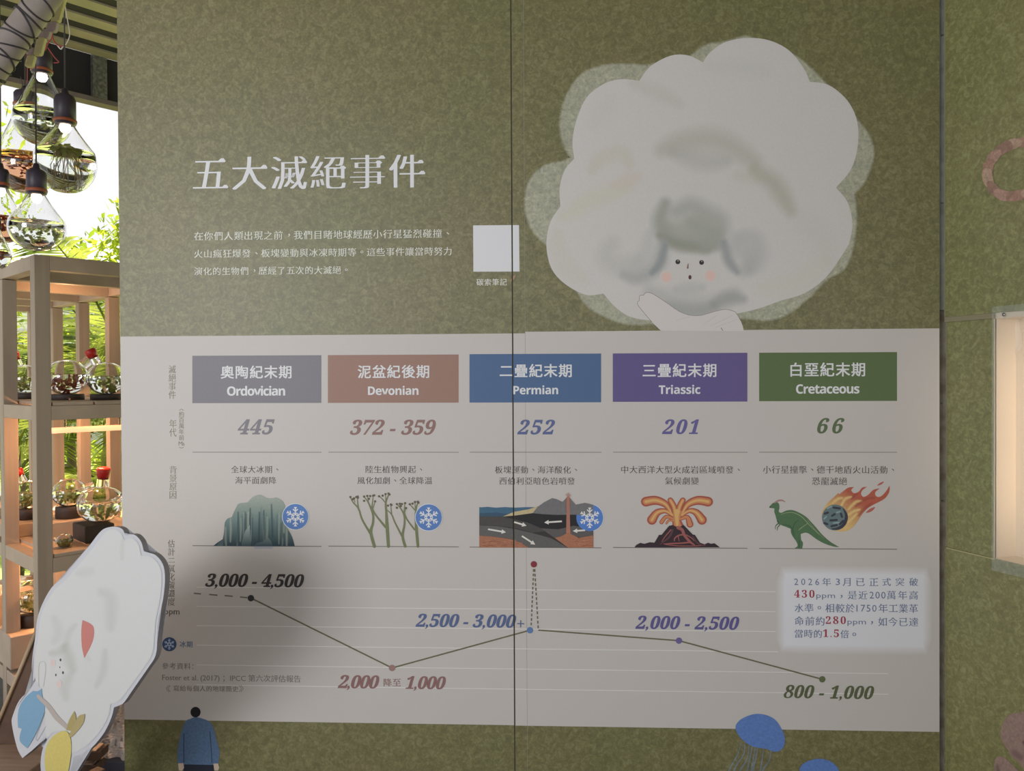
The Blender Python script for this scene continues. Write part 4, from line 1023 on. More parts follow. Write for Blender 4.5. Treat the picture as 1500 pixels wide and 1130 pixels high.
# --- jellyfish
f = S(1030, 1020, 6.522)
for bell, tent in (([(310, 310), (330, 252), (400, 202), (500, 172), (600, 182), (685, 225), (742, 300), (778, 390), (775, 470), (735, 522), (680, 532), (600, 505), (500, 490), (420, 455), (345, 385)],
                    [[(365, 440), (330, 560), (245, 720), (220, 900)], [(400, 460), (385, 560), (300, 700), (270, 900)], [(440, 470), (420, 600), (350, 720), (320, 900)], [(470, 480), (440, 620), (420, 720), (380, 900)], [(500, 490), (480, 600), (460, 717), (450, 900)], [(520, 495), (505, 590), (480, 700), (470, 900)], [(575, 505), (565, 600), (545, 717), (520, 900)], [(650, 525), (630, 620), (570, 717), (550, 900)]]),
                   ([(920, 720), (950, 652), (1035, 612), (1120, 600), (1215, 625), (1280, 680), (1300, 740), (1290, 830), (1230, 880), (1100, 850), (960, 800)], [])):
    j = emit('jellyfish_picture', Print().poly(spline(f(bell), 4), C(74, 108, 166)), 'boards', 4, grain=.6)[0]
    if tent:
        p = Print()
        for q in tent: p.stroke(f(q), [1.6, 1.8, 2.4, 1.6], C(96, 118, 136), alpha=.62, caps=False)
        emit('jellyfish_tentacles', p, 'boards', 3, sub=j, base='ink_on_felt')

# --- prints on the right wall
p = Print(); ring = [(1512, 208), (1492, 209), (1476, 214), (1461, 224), (1450, 238), (1446, 254), (1450, 270), (1462, 283), (1480, 288), (1500, 284), (1515, 278)]
pk = [(140, 100, 84), (154, 122, 102), (128, 92, 78), (150, 112, 98)]
q = spline(ring, 4, False)
for i in range(0, len(q)-4, 4): p.stroke(q[i:i+5], [13+3*math.sin(i), 15, 16, 15, 13], C(*pk[(i//4) % 4]), smooth=0, alpha=.88)
emit('worm_picture', p, bU, 24, plane=RW, base='ink_on_felt_light', label='pink ringed worm print')
p = Print(); bc = C(128, 104, 92)
p.poly(spline([(1475, 1050), (1490, 1045), (1510, 1044), (1560, 1060), (1560, 1150), (1500, 1150), (1500, 1128), (1484, 1108), (1470, 1090), (1465.5, 1072)], 4), bc)
p.poly(spline([(1458, 1112), (1468, 1109), (1478, 1116), (1500, 1140), (1510, 1170), (1470, 1170), (1457, 1140)], 4), bc)
pe = emit('petal_picture', p, bL, 12, plane=RW, grain=.8, label='brown petal shapes print')[0]
K = [] ; p = Print().soft([(1480, 1098), (1492, 1108), (1500, 1112)], 14, C(104, 78, 76), .9).soft([(1460, 1118), (1464, 1140)], 8, C(90, 76, 62), .8).soft([(1497, 1085), (1506, 1095)], 8, C(84, 56, 60), .9)
emit('petal_shading', p, pe, 13, plane=RW, base=bc)

# ================================================================== RACK
CR = pt(52, 557, 2.6); CR.z = 0
TS = 0.047; UL = 0.50; DV = 0.37; NP = 6
rack = thing('display_rack', 'open timber rack of slats and posts holding glass vessels left of the boards', 'rack', loc=CR)
def rk(u, v, z): return CR+U*u+Vv*v+Z*z
def rbox(name, u0, u1, v0, v1, z0, z1, m='timber', bev=0.0015): return part(name, box_me(rk(u0, v0, z0), U*(u1-u0), Vv*(v1-v0), Z*(z1-z0), bev), M[m], rack)
LV = [(1.870, 1.918), (1.366, 1.414), (0.852, 0.902), (0.395, 0.445)]
for k in range(NP):
    for u in (0, UL):
        rbox('post', u, u+TS, k*DV, k*DV+TS, 0.0, 1.918 if u == 0 and k == 0 else 1.868, 'timber_post')
for i, (z0, z1) in enumerate(LV):
    rbox('rail', 0.001, TS-.001, TS if i == 0 else TS, (NP-1)*DV+TS, z0, z1) if i == 0 else [rbox('rail', 0.001, TS-.001, k*DV+TS, (k+1)*DV, z0, z1) for k in range(NP-1)]
    if i == 0: rbox('rail', UL, UL+TS, 0, (NP-1)*DV+TS, z0, z1)
    else: [rbox('rail', UL+.001, UL+TS-.001, k*DV+TS, (k+1)*DV, z0, z1) for k in range(NP-1)]
    for k in range(NP):
        if i in (0, 1, 2) or k in (0, NP-1): rbox('slat', TS, UL, k*DV, k*DV+TS-.002, z0, z1)
for i, zt in ((1, 1.414), (2, 0.902), (3, 0.445)):
    for j in range(3):
        rbox('shelf_board', TS+0.004+j*0.135, TS+0.004+j*0.135+0.128, 0.002, (NP-1)*DV, zt+.0005, zt+0.0125)
# stepped wooden blocks on the lower shelves
blocks = []
def block(u, v, z, a, b, h, m='timber', label='', cat='block', group='timber riser blocks on the rack'):
    me = box_me((-a/2, -b/2, 0), (a, 0, 0), (0, b, 0), (0, 0, h), 0.003)
    o = link('riser_block', me, M[m]); o.location = rk(u, v, z); o.rotation_euler.z = math.atan2(U.y, U.x)
    o['label'] = label; o['category'] = cat; o['group'] = group
    return o
# wooden dowel under the top shelf; its orange glow is added emission
TB = thing('glow_dowel', 'wooden dowel with added orange glow hanging under the upper shelf of the rack', 'dowel', loc=rk(0.10, 0.10, 1.33))
part('tube', tube_me([rk(-0.0+.06, 0.10, 1.325), rk(0.36, 0.10, 1.325)], 0.010, 12), M['glow_dowel'], TB)
part('end_cap', lathe_me([(0, -.015), (.012, -.009), (.015, 0), (.012, .009), (0, .015)], 16, at=rk(0.365, 0.10, 1.325)), M['glow_dowel'], TB)
for u in (0.12, 0.30): part('hanger', tube_me([rk(u, 0.10, 1.334), rk(u, 0.10, 1.4145)], 0.002, 6), M['cable'], TB)
for u, v, z, e in ((0.25, 0.22, 1.30, 5.5), (0.25, 0.95, 1.30, 6.5), (0.25, 0.35, 0.80, 9.0), (0.25, 1.15, 0.80, 10.0), (0.28, 0.6, 1.80, 2.2)):
    add_light('warm_rack_lamp', 'POINT', rk(u, v, z), e, (1.0, 0.50, 0.24), 0.03)

# ------------------------------------------------------------------ glass vessels
def blob_strands(n, R, zlo, zhi, seed, rad=0.0009, droop=1.0):
    rnd = random.Random(seed); bm = bmesh.new(); me_list = []
    for k in range(n):
        a = rnd.uniform(0, 6.28); r0 = rnd.uniform(0, .25)*R; r1 = rnd.uniform(.3, .85)*R
        p0 = Vector((math.cos(a)*r0, math.sin(a)*r0, zhi)); p3 = Vector((math.cos(a)*r1, math.sin(a)*r1, zlo+(zhi-zlo)*rnd.uniform(0, .5)))
        pts = [p0, p0.lerp(p3, .33)+Vector((rnd.uniform(-.1, .1)*R, rnd.uniform(-.1, .1)*R, (zhi-zlo)*.12)), p0.lerp(p3, .7)+Vector((rnd.uniform(-.12, .12)*R, rnd.uniform(-.12, .12)*R, .1*(zhi-zlo)*rnd.uniform(-1, 1))), p3]
        me = tube_me(pts, [rad*1.5, rad*1.2, rad, rad*.6], 5); bm.from_mesh(me); bpy.data.meshes.remove(me)
    return bm_mesh('strands', bm, True)
def leafy(n, R, zlo, zhi, seed, size=0.012, flat=1.0):
    rnd = random.Random(seed); bm = bmesh.new()
    for k in range(n):
        while True:
            p = Vector((rnd.uniform(-1, 1), rnd.uniform(-1, 1), rnd.uniform(-1, 1)))
            if p.length < 1: break
        p = Vector((p.x*R, p.y*R, zlo+(zhi-zlo)*(p.z*.5+.5)))
        d = Vector((rnd.gauss(0, 1), rnd.gauss(0, 1), rnd.gauss(0, 1)*flat)).normalized()*size*rnd.uniform(.5, 1.3); e = d.orthogonal().normalized()*size*.28
        bm.faces.new([bm.verts.new(p-d*.5), bm.verts.new(p+e), bm.verts.new(p+d*.5), bm.verts.new(p-e)])
    return bm_mesh('leaves', bm)
def sphere_prof(R, H, z0, z1, n=14, flat=0.0):
    """profile of an ellipsoid (radius R, half height H) between heights z0..z1 (relative to its centre)"""
    out = []
    for i in range(n+1):
        z = z0+(z1-z0)*i/n; out.append((R*math.sqrt(max(0, 1-(z/H)**2)), z))
    return out
def hanging_vase(px, ybody0, ybody1, wpx, neck_y, sock_y, depth, label, water='water', plant='weed', lit=True, seed=1, fill=.55):
    k = depth/F; R = wpx*k/2; H = (ybody1-ybody0)*k/2; c = pt(px, (ybody0+ybody1)/2, depth)
    neck = (pt(px, neck_y, depth)-c).z; sock = (pt(px, sock_y, depth)-c).z
    t = thing('hanging_vase', label, 'vase', 'glass bulb vases hanging on cables', loc=c)
    nr = R*.28
    body = sphere_prof(R, H, -H, H*.35, 20); top = body[-1]
    sh = []
    for i in range(1, 9):
        s = i/8; r = top[0]*(1-s)**1.15*1.0+nr*(1-(1-s)**1.15); sh.append((r, top[1]+(neck-top[1])*s))
    outer = body+sh+[(nr, neck+R*.12)]
    th = 0.0022
    inner = [(max(r-th, 0.0), z+(th if i < 3 else 0)) for i, (r, z) in enumerate(outer)]
    inner[0] = (0, -H+th)
    prof = [(0, -H)]+outer[1:]+inner[::-1][:-1]+[(0, -H+th)]
    link('glass_body', lathe_me(prof, 40), M['glass'], t)
    zf = -H+2*H*fill*.5+ (H*0.0); zf = -H+2*H*fill
    zf = min(zf, H*.3)
    wp = [(max(r-th-.0006, 0), z) for r, z in sphere_prof(R, H, -H+th+.001, zf, 16)]; wp[0] = (0, -H+th+.001); wp.append((0, zf))
    wo = link('water', lathe_me(wp, 40), M[water], t)
    if plant == 'weed': link('water_weed', leafy(110, R*.78, -H*.5, zf-.004, seed, .014), M['weed'], t)
    elif plant == 'rust': link('rusty_weed', leafy(90, R*.72, zf-H*.5, zf-.003, seed, .016, .3), M['rust_weed'], t)
    else:
        link('roots', blob_strands(26, R*.9, -H*.75, zf-.004, seed), M['roots'], t)
        link('leaf_tuft', leafy(60, R*.35, zf-.01, zf+.022, seed, .03), M['weed'], t)
    sr = nr*1.25
    link('socket_cap', lathe_me([(0, neck-.004), (nr*.8, neck-.004), (sr, neck), (sr, sock-(sock-neck)*.25), (sr*.85, sock-(sock-neck)*.12), (sr*.4, sock-.004), (sr*.25, sock+.012), (0, sock+.012)], 24), M['socket'], t)
    link('collar', lathe_me([(sr*1.02, neck+.004), (sr*1.08, neck+.006), (sr*1.08, neck+.012), (sr*1.02, neck+.014)], 24), M['copper'], t)
    b = link('lamp_bulb', lathe_me([(0, neck-.030), (nr*.45, neck-.026), (nr*.7, neck-.014), (nr*.6, neck-.004), (0, neck-.003)], 16), M['bulb'], t)
    topz = RZ-.03-c.z
    link('cable', tube_me([(0, 0, sock+.01), (0.003, 0, sock+(topz-sock)*.5), (0, 0, topz)], 0.0022, 6), M['cable'], t)
    return t
hanging_vase(62, 140, 213, 78, 108, 72, 2.70, 'hanging glass bulb vase topmost of the cluster with green weed', plant='weed', seed=2, fill=.72)
hanging_vase(38, 197, 284, 84, 158, 132, 2.84, 'hanging glass bulb vase at middle left with rust-coloured water plants', water='rust_water', plant='rust', seed=3, fill=.62)
hanging_vase(96, 193, 283, 83, 182, 136, 2.55, 'hanging glass bulb vase nearest the board with roots in water', plant='roots', seed=4, fill=.66)
hanging_vase(54, 300, 368, 76, 284, 246, 2.37, 'lowest hanging glass bulb vase just above the rack corner', plant='weed', seed=5, fill=.60)
hanging_vase(2, 300, 356, 62, 275, 245, 2.52, 'hanging glass bulb vase with rusty water cut by the left edge', water='rust_water', plant='rust', seed=6, fill=.7)
hanging_vase(-6, 352, 395, 40, 335, 315, 2.3, 'small hanging glass bulb vase at the far left above the rack', water='water', plant='rust', seed=8, fill=.7)

def flask(u, v, z, R, label, plant='weed', neck_dir=(-0.5, 0.0, 1.0), stop=True, base=True, basek=0.8, spout=False, flat=0.9, seed=1, group='glass flasks on the rack shelves', bh=0.022):
    P = rk(u, v, z); H = R*flat; t = thing('glass_flask', label, 'flask', group, loc=P)
    zc = H+(bh if base else 0.001)-.003
    if base: link('wooden_base', lathe_me([(0, 0), (R*basek, 0), (R*basek, bh*.9), (R*basek*.96, bh), (R*.4, bh), (R*.3, bh-.004), (0, bh-.004)], 28), M['blackened'], t)
    th = .002
    out = sphere_prof(R, H, -H, H, 22); inn = [(r, z) for r, z in sphere_prof(R-th, H-th, -(H-th), H-th, 22)]
    def up(pf): return [(r, z+zc) for r, z in pf]
    g = lathe_me(up([(0, -H)]+out[1:-1]+[(0, H)]), 40); g2 = lathe_me(up([(0, -(H-th))]+inn[1:-1]+[(0, H-th)]), 40)
    bm = bmesh.new(); bm.from_mesh(g); n0 = len(bm.faces); bm.from_mesh(g2); bm.faces.ensure_lookup_table()
    bmesh.ops.reverse_faces(bm, faces=bm.faces[n0:]); link('glass_body', bm_mesh('g', bm, True), M['glass'], t)
    zf = H*.15; wp = sphere_prof(R-th-.0006, H-th-.0006, -(H-th-.0006), zf, 16); wp[0] = (0, wp[0][1]); wp.append((0, zf))
    link('water', lathe_me(up(wp), 40), M['water'], t)
    lv = leafy(90, R*.72, zc-H*.6, zc+zf, seed, .016); link('water_weed', lv, M['rust_weed' if plant == 'rust' else 'weed'], t)
    d = Vector(neck_dir).normalized(); a = Vector((0, 0, zc))+Vector((d.x*R, d.y*R, d.z*H))*.95; b = a+d*R*.55; nr = R*.24
    nk = tube_me([a, b], [nr*1.1, nr], 20, caps=False); link('neck', nk, M['glass'], t)
    if stop: link('stopper', tube_me([b-d*R*.18, b+d*R*.25, b+d*R*.33], [nr*.95, nr*1.3, nr*1.05], 18), M['red_stopper'], t)
    if spout:
        s0 = Vector((0, 0, zc))+Vector((R*.9, -R*.3, H*.3)); link('spout', tube_me([s0, s0+Vector((R*.35, -.1*R, H*.3)), s0+Vector((R*.5, -.2*R, -.3*H)), s0+Vector((R*.4, -.2*R, -H*.9))], nr*.45, 10, caps=False), M['glass'], t)
    return t
def on_line(px, v):    # point on the rack where the ray through column px meets the line v=const
    q = Plane(rk(0, v, 0), Vv)(px, 600); return (q-CR).dot(U)
Z1 = 1.4265; Z2 = 0.9145; Z3 = 0.4575
flask(on_line(156, .17), .17, Z1, .068, 'round glass flask with red stopper and green weed on the upper shelf beside the board', neck_dir=(-.45, -.2, 1), seed=11)
flask(on_line(98, .30), .30, Z1, .074, 'round glass flask with dark red weed on the upper shelf beside the front post', plant='rust', neck_dir=(.6, .3, .6), stop=False, seed=12)
flask(on_line(38, .62), .62, Z1, .066, 'round glass flask with red stopper on the upper shelf left of the front post', neck_dir=(-.35, -.15, 1), seed=13)
flask(on_line(-4, .80), .80, Z1, .060, 'round glass flask on the upper shelf at the left picture edge', neck_dir=(-.35, -.15, 1), seed=14)
# middle shelf: risers and vessels
block(on_line(135, .16), .16, Z2, .10, .13, .062, 'blackened', 'charred dark riser block under the big spouted vessel')
flask(on_line(146, .16), .16, Z2+.0625, .082, 'large spouted glass vessel with red stopper on the middle shelf', neck_dir=(.12, -.05, 1), spout=True, base=False, flat=.82, seed=15)
block(on_line(104, .36), .36, Z2, .22, .16, .06, 'timber', 'pale timber riser block behind the charred one on the middle shelf')
flask(on_line(100, .36), .36, Z2+.0605, .060, 'glass flask on dark base on the pale riser behind the front post', plant='weed', stop=False, neck_dir=(.9, .1, .3), bh=.045, seed=16)
block(on_line(40, .50), .50, Z2, .20, .18, .05, 'timber', 'pale timber riser block left of the front post on the middle shelf')
flask(on_line(42, .52), .52, Z2+.0505, .062, 'glass vessel with red stopper on the riser left of the front post', neck_dir=(-.4, -.1, 1), spout=True, bh=.04, seed=17)
block(on_line(6, .85), .85, Z2, .24, .2, .07, 'timber', 'pale timber riser block at the left picture edge on the middle shelf')
flask(on_line(92, .10), .10, Z2, .028, 'tiny clear glass ball lying on the middle shelf by the front post', stop=False, base=False, neck_dir=(-.6, -.5, .2), seed=18)
# lower shelf
block(on_line(50, .40), .40, Z3, .22, .18, .12, 'timber', 'pale timber riser block on the lower shelf behind the white cutout')
flask(on_line(46, .42), .42, Z3+.1205, .07, 'glass flask glowing orange on the lower shelf', bh=.045, stop=False, neck_dir=(-.6, -.3, .6), seed=19)
block(on_line(2, .90), .90, Z3, .22, .20, .16, 'timber', 'pale timber riser block on the lower shelf at the left edge')
block(on_line(30, .62), .62, Z3, .16, .10, .05, 'timber', 'low pale timber riser block on the lower shelf behind the others')

# ------------------------------------------------------------------ hanging pipe with wrapped cable
a, b = pt(-60, 168, 2.16), pt(120, -78, 2.20); dirp = (b-a).normalized(); A0 = a-dirp*.55; B0 = b+dirp*.10
pp = thing('hanging_pipe', 'weathered round pole wrapped in black cable across the top left', 'pole', loc=a)
part('pole', tube_me([A0, B0], 0.0385, 24), M['pipe'], pp)
part('hanger_cable', tube_me([B0-dirp*.05, Vector((B0.x-dirp.x*.05, B0.y-dirp.y*.05, RZ-.01))], 0.003, 6), M['cable'], pp)
part('hanger_cable', tube_me([A0+dirp*.05, Vector((A0.x+dirp.x*.05, A0.y+dirp.y*.05, RZ-.01))], 0.003, 6), M['cable'], pp)
ax = (b-a).normalized(); e1 = ax.orthogonal().normalized(); e2 = ax.cross(e1); Lp = (b-a).length
for t0, tilt in ((.20, .3), (.23, -.2), (.27, .25), (.30, .1), (.335, -.25), (.36, .2), (.40, .3), (.45, .15), (.50, -.2), (.53, .35), (.57, .1), (.62, .25), (.66, -.15)):
    c = a+ax*Lp*t0
    ring_ = [c+(e1*math.cos(x)+e2*math.sin(x))*0.0405+ax*0.035*tilt*2*math.sin(x+t0*20) for x in [2*math.pi*i/24 for i in range(25)]]
    part('cable_wrap', tube_me(ring_, 0.0024, 6, caps=False), M['cable'], pp)
for px0, py0, wd, h, m_ in ((82, 12, .030, .075, 'cream_clip'), (74, 38, .028, .03, 'pink_clip'), (56, 66, .022, .055, 'cream_clip'), (62, 48, .036, .028, 'pink_clip'), (42, 88, .022, .035, 'cream_clip'), (44, 74, .024, .02, 'pink_clip')):
    c = pt(px0, py0, 2.26)
    d = ax*.5+Z*.7; d.normalize(); s_ = RT*wd
    part('clip', box_me(c-d*h/2-s_/2, s_, fw*.02, d*h, .004), M[m_], pp)
def wire(name, pts, r, m): part(name, tube_me([pt(*q) for q in spline3(pts)], r, 6), M[m], pp)
def spline3(pts, n=5):
    xy = spline([(q[0], q[1]) for q in pts], n, False); z = []
    for i in range(len(xy)):
        k = i/n; j = min(int(k), len(pts)-2); z.append(pts[j][2]*(1-(k-j))+pts[j+1][2]*(k-j))
    return [(x, y, d) for (x, y), d in zip(xy, z)]
wire('red_wire', [(74, 46, 2.38), (76, 54, 2.4), (70, 64, 2.4), (66, 74, 2.4)], .0022, 'red_wire')
wire('red_wire', [(76, 46, 2.38), (78, 58, 2.4), (84, 66, 2.4), (92, 68, 2.4)], .0022, 'red_wire')
wire('pale_wire', [(92, 68, 2.4), (89, 72, 2.4), (84, 66, 2.4)], .0018, 'white_wire')
wire('pale_wire', [(96, 66, 2.4), (102, 52, 2.4), (99, 30, 2.4), (94, 0, 2.4)], .0014, 'white_wire')
wire('red_wire', [(70, 70, 2.4), (80, 84, 2.4), (86, 91, 2.4), (79, 92, 2.4)], .0018, 'red_wire')
wire('red_wire', [(39, 74, 2.36), (40, 96, 2.38), (40, 122, 2.4)], .0014, 'red_wire')
wire('loose_cable', [(30, 112, 2.5), (34, 134, 2.5), (28, 150, 2.5), (33, 148, 2.5)], .0014, 'cable')

# ================================================================== FOREGROUND CUTOUT
CA = math.radians(25)
CN = Vector((-math.sin(CA), -math.cos(CA), 0))
CP = Plane(pt(140, 950, 1.86), CN)
f = S(0, 740, 2.897)
out = spline(f([(490, 93), (520, 104), (530, 130, 1), (568, 126), (598, 155), (612, 205, 1), (655, 210), (690, 250), (700, 310), (692, 400), (671, 490), (668, 560), (660, 640), (622, 700), (560, 790), (520, 845), (485, 852, 1), (472, 905), (440, 970), (390, 1030), (345, 1060), (312, 1070, 1), (300, 1130), (288, 1190), (255, 1236), (215, 1230), (185, 1180), (172, 1110), (180, 1040), (200, 1000, 1), (190, 985), (150, 1030), (95, 1075, 1), (72, 1030), (50, 930), (56, 890), (82, 830), (130, 780), (140, 755, 1), (135, 700), (138, 640), (150, 560), (157, 490), (180, 420), (220, 350), (270, 305), (310, 255), (370, 185), (420, 120), (450, 98)]), 4)
cut = thing('cloud_cutout', 'white cloud-haired figure cut from thick foam board standing at lower left', 'cutout', loc=CP(110, 1165))
TH = 0.013
bm = bmesh.new(); fr = [bm.verts.new(CP(x, y)) for x, y in out]; bk = [bm.verts.new(CP(x, y)-CN*TH) for x, y in out]
f1 = bm.faces.new(fr); f2 = bm.faces.new(bk[::-1]); n = len(out); side = []
for i in range(n): side.append(bm.faces.new([fr[i], bk[i], bk[(i+1) % n], fr[(i+1) % n]]))
bmesh.ops.triangulate(bm, faces=[f1, f2]); bmesh.ops.recalc_face_normals(bm, faces=bm.faces[:])
for q in bm.faces:
    q.material_index = 0 if abs(q.normal.dot(CN)) > .9 else 1
me = bm_mesh('foam', bm); me.materials.append(M['foam']); me.materials.append(M['foam_edge'])
part('foam_board', me, None, cut)
EC = 0.86
def CC(r, g, b): return C(r, g, b, EC)
ins = []
n = len(out); ar = sum(out[i-1][0]*out[i][1]-out[i][0]*out[i-1][1] for i in range(n)); sg = 1 if ar > 0 else -1
inn = spline(f([(486, 104), (512, 116), (524, 140), (528, 150, 1), (562, 142), (588, 165), (600, 215, 1), (645, 222), (678, 258), (688, 312), (680, 400), (662, 490), (656, 560), (648, 632), (610, 695), (545, 785), (508, 832), (470, 846, 1), (462, 895), (430, 955), (382, 1012), (330, 1045), (300, 1050), (302, 985), (280, 960), (230, 965), (205, 985), (192, 960), (190, 880), (175, 780), (150, 740), (148, 690), (150, 640), (162, 560), (170, 490), (192, 424), (232, 362), (280, 318), (322, 270), (384, 196), (432, 134), (456, 110)]), 4)
cp = emit('cloud_print', Print().poly(inn, CC(201, 203, 200)), cut, 2, plane=CP, grain=.05)[0]
K = []
for pts, wd, al in (([(430, 370), (470, 400), (470, 520)], 50, .5), ([(445, 620), (440, 700), (410, 770)], 30, .55), ([(215, 630), (250, 625), (268, 600)], 30, .7), ([(280, 600), (295, 660), (310, 700)], 44, .75), ([(320, 510), (290, 550), (275, 620)], 26, .5), ([(300, 720), (275, 770), (280, 820)], 40, .55), ([(230, 480), (250, 540), (230, 580)], 40, .4), ([(330, 290), (390, 280)], 36, .35), ([(520, 150), (518, 230)], 18, .35), ([(360, 640), (380, 660)], 20, .3)):
    K.append((f(pts), wd/2.897*1.8, CC(172, 174, 166), al*.75))
shade('cloud_shading', inn, CC(201, 203, 200), K, 1.6, cp, 3, plane=CP, grain=.05)
p = Print().poly(spline(f([(350, 489, 1), (385, 505), (399, 528), (393, 580), (358, 651, 1), (347, 600), (345, 530)]), 3), CC(196, 116, 106)); emit('red_beak_print', p, cp, 4, plane=CP, label='red cheek patch')
f8 = S(0, 930, 5.65)
p = Print()
for x, y, w_, h_ in ((500, 210, 1.3, 2.1), (521, 316, 1.3, 2.1), (462, 335, .9, 2.0), (495, 271, .7, 1.3)):
    a = f8([(x, y)])[0]; p.disc(a[0], a[1], w_, CC(60, 58, 60), ry=h_, seg=12)
for x, y in ((435, 235), (488, 412)):
    a = f8([(x, y)])[0]; p.disc(a[0], a[1], 1.8, CC(214, 190, 182), ry=4, soft=2.5)
p.stroke(f8([(320, 430), (322, 260), (345, 225), (372, 232), (378, 300), (360, 430)]), .5, CC(150, 150, 152), alpha=.8)
p.stroke(f8([(375, 640), (330, 760), (298, 850), (305, 880), (320, 860), (380, 760)]), .5, CC(150, 150, 152), alpha=.8)
emit('face_print', p, cp, 4, plane=CP, base=CC(201, 203, 200))
p = Print().poly(spline(f8([(275, 466, 1), (310, 470), (346, 446, 1), (350, 510), (372, 600), (355, 680), (310, 790), (270, 870), (225, 942, 1), (168, 890), (163, 840), (180, 780, 1), (150, 772, 1), (146, 690), (160, 600), (210, 520)]), 3), CC(112, 160, 190)); emit('blue_cloth_print', p, cut, 5, plane=CP, grain=.15)
p = Print().stroke(f8([(315, 510), (400, 595), (470, 690), (560, 775)]), [5, 7, 7.5, 6], CC(176, 166, 158)); emit('stick_print', p, cut, 6, plane=CP)
p = Print().poly(spline(f8([(540, 798), (580, 850), (590, 950), (578, 1060), (560, 1150), (520, 1300), (440, 1300), (390, 1180), (370, 1080), (372, 980), (400, 890), (460, 825)]), 4), CC(206, 190, 92)); emit('yellow_fruit_print', p, cut, 7, plane=CP, grain=.2)
p = Print().poly(spline(f8([(548, 792, 1), (570, 710), (614, 634, 1), (630, 690), (622, 745), (600, 800, 1)]), 3), CC(168, 152, 92)).poly(spline(f8([(565, 842, 1), (615, 745), (650, 675), (702, 658, 1), (690, 730), (640, 800), (590, 850, 1)]), 3), CC(172, 156, 100)); emit('fruit_leaves_print', p, cut, 8, plane=CP, grain=.2)
# support behind it
zt = 0.49
foot = CP(112, 1172); foot.z = zt
part('foot_block', box_me(foot-CN*0.03-Vector((CN.y, -CN.x, 0))*-0.02+Z*0.001, Vector((-CN.y, CN.x, 0))*.03, -CN*0.04, Z*0.04, .002), M['wood_dark'], cut)
SPn = Vector((0.10, -1, 0)).normalized(); SP = Plane((-1.3, -0.075, .8), SPn)
poly = [SP(x, y) for x, y in ((53, 922), (62, 922), (122, 990), (122, 1073), (-14, 1077), (-9, 1073))]
q4 = SP(-22, 1092); 
bm = bmesh.new(); poly[3].z = zt+.001; poly[4].z = zt+.001
fr = [bm.verts.new(v) for v in poly]; bk = [bm.verts.new(v-SPn*.015) for v in poly]; n = len(poly)
bm.faces.new(fr); bm.faces.new(bk[::-1])
for i in range(n): bm.faces.new([fr[i], bk[i], bk[(i+1) % n], fr[(i+1) % n]])
bmesh.ops.triangulate(bm, faces=[q for q in bm.faces if len(q.verts) > 4]); bmesh.ops.recalc_face_normals(bm, faces=bm.faces[:])
sp = thing('support_panel', 'slanting dark brown plywood panel leaning behind the white cutout', 'panel', loc=SP(50, 1080))
part('panel', bm_mesh('p', bm), M['wood_dark'], sp)
part('plywood_edge', tube_me([SP(54.5, 922, .004), SP(-9, 1074, .004)], .0055, 4), M['ply_edge'], sp, label='pale plywood edge')
# low wooden plinth, cloth-wrapped block
pl0 = at_z(-60, 1200, zt)
pn = thing('wooden_plinth', 'low brown wooden plinth under the white cutout', 'plinth', loc=(-1.25, -0.6, 0))
ptop = [at_z(x, y, zt) for x, y in ((128, 1150), (117, 1078), (-60, 1090))]
x0 = -2.3; x1 = at_z(112, 1078, zt).x-.02; 
part('top_board', box_me((x0, -1.5, zt-.03), (x1-x0+.02, 0, 0), (0, 1.46, 0), (0, 0, .03), .003), M['wood_top'], pn)
part('side_board', box_me((x0+.02, -1.48, 0), (x1-x0-.02, 0, 0), (0, 1.42, 0), (0, 0, zt-.03)), M['wood_dark'], pn)
# wooden bracket beside the cutout foot
bk_ = thing('wooden_bracket', 'small dark wooden stepped bracket beside the foot of the white cutout', 'bracket', loc=pt(132, 1115, 2.05))
for (px0, py0, px1) in ((121, 1103, 145), (119, 1122, 140)):
    c = pt(px0, py0, 2.06); part('step', box_me(c, RT*((px1-px0)/F*2.06), (fw.xy.to_3d())*.05, Z*-.022, .002), M['wood_dark'], bk_); part('step_lit_top', box_me(c+Z*.0005, RT*((px1-px0)/F*2.06*.8), (fw.xy.to_3d())*.045, Z*.004, .001), M['wood_top'], bk_)  # paler slab on each step: light on its top put into the colour
part('upright', box_me(pt(122, 1106, 2.09), RT*.03, fw.xy.to_3d()*.03, Z*-(pt(122, 1106, 2.09).z-.001)), M['wood_dark'], bk_)
# crumpled white cloth hung behind the gap at the floor
bm = bmesh.new(); cpn = Plane((0, 0.06, 0), (0, -1, 0)); gx = 26; gy = 22; rr_ = random.Random(5)
tl = cpn(95, 1020); br_ = cpn(178, 1108); xa, xb = tl.x, XL+.03; za, zb = tl.z, br_.z
g = [[bm.verts.new((xa+(xb-xa)*i/gx, 0.07+.018*math.sin(i*.9+j*.5)*math.cos(j*.8-i*.3)+rr_.uniform(-.004, .004), za+(zb-.03+.0-za)*j/gy+.03*(1-i/gx)*-1*(j/gy))) for i in range(gx+1)] for j in range(gy+1)]
for j in range(gy):
    for i in range(gx): bm.faces.new([g[j][i], g[j+1][i], g[j+1][i+1], g[j][i+1]])
r = bmesh.ops.solidify(bm, geom=bm.faces[:], thickness=.003)
bmesh.ops.recalc_face_normals(bm, faces=bm.faces[:])
cb = link('crumpled_cloth', bm_mesh('c', bm, True), M['cloth'], label='crumpled white cloth hanging between the cutout and the board edge', category='cloth')
cb.modifiers.new('s', 'SUBSURF').render_levels = 1
link('base_kerb', box_me((-3.2, 0.045, 0.0), (1.968, 0, 0), (0, .10, 0), (0, 0, zb-.012)), mat('dark_grey_kerb', (0.10, 0.10, 0.13), .8), label='dark grey kerb under the white cloth', category='kerb')

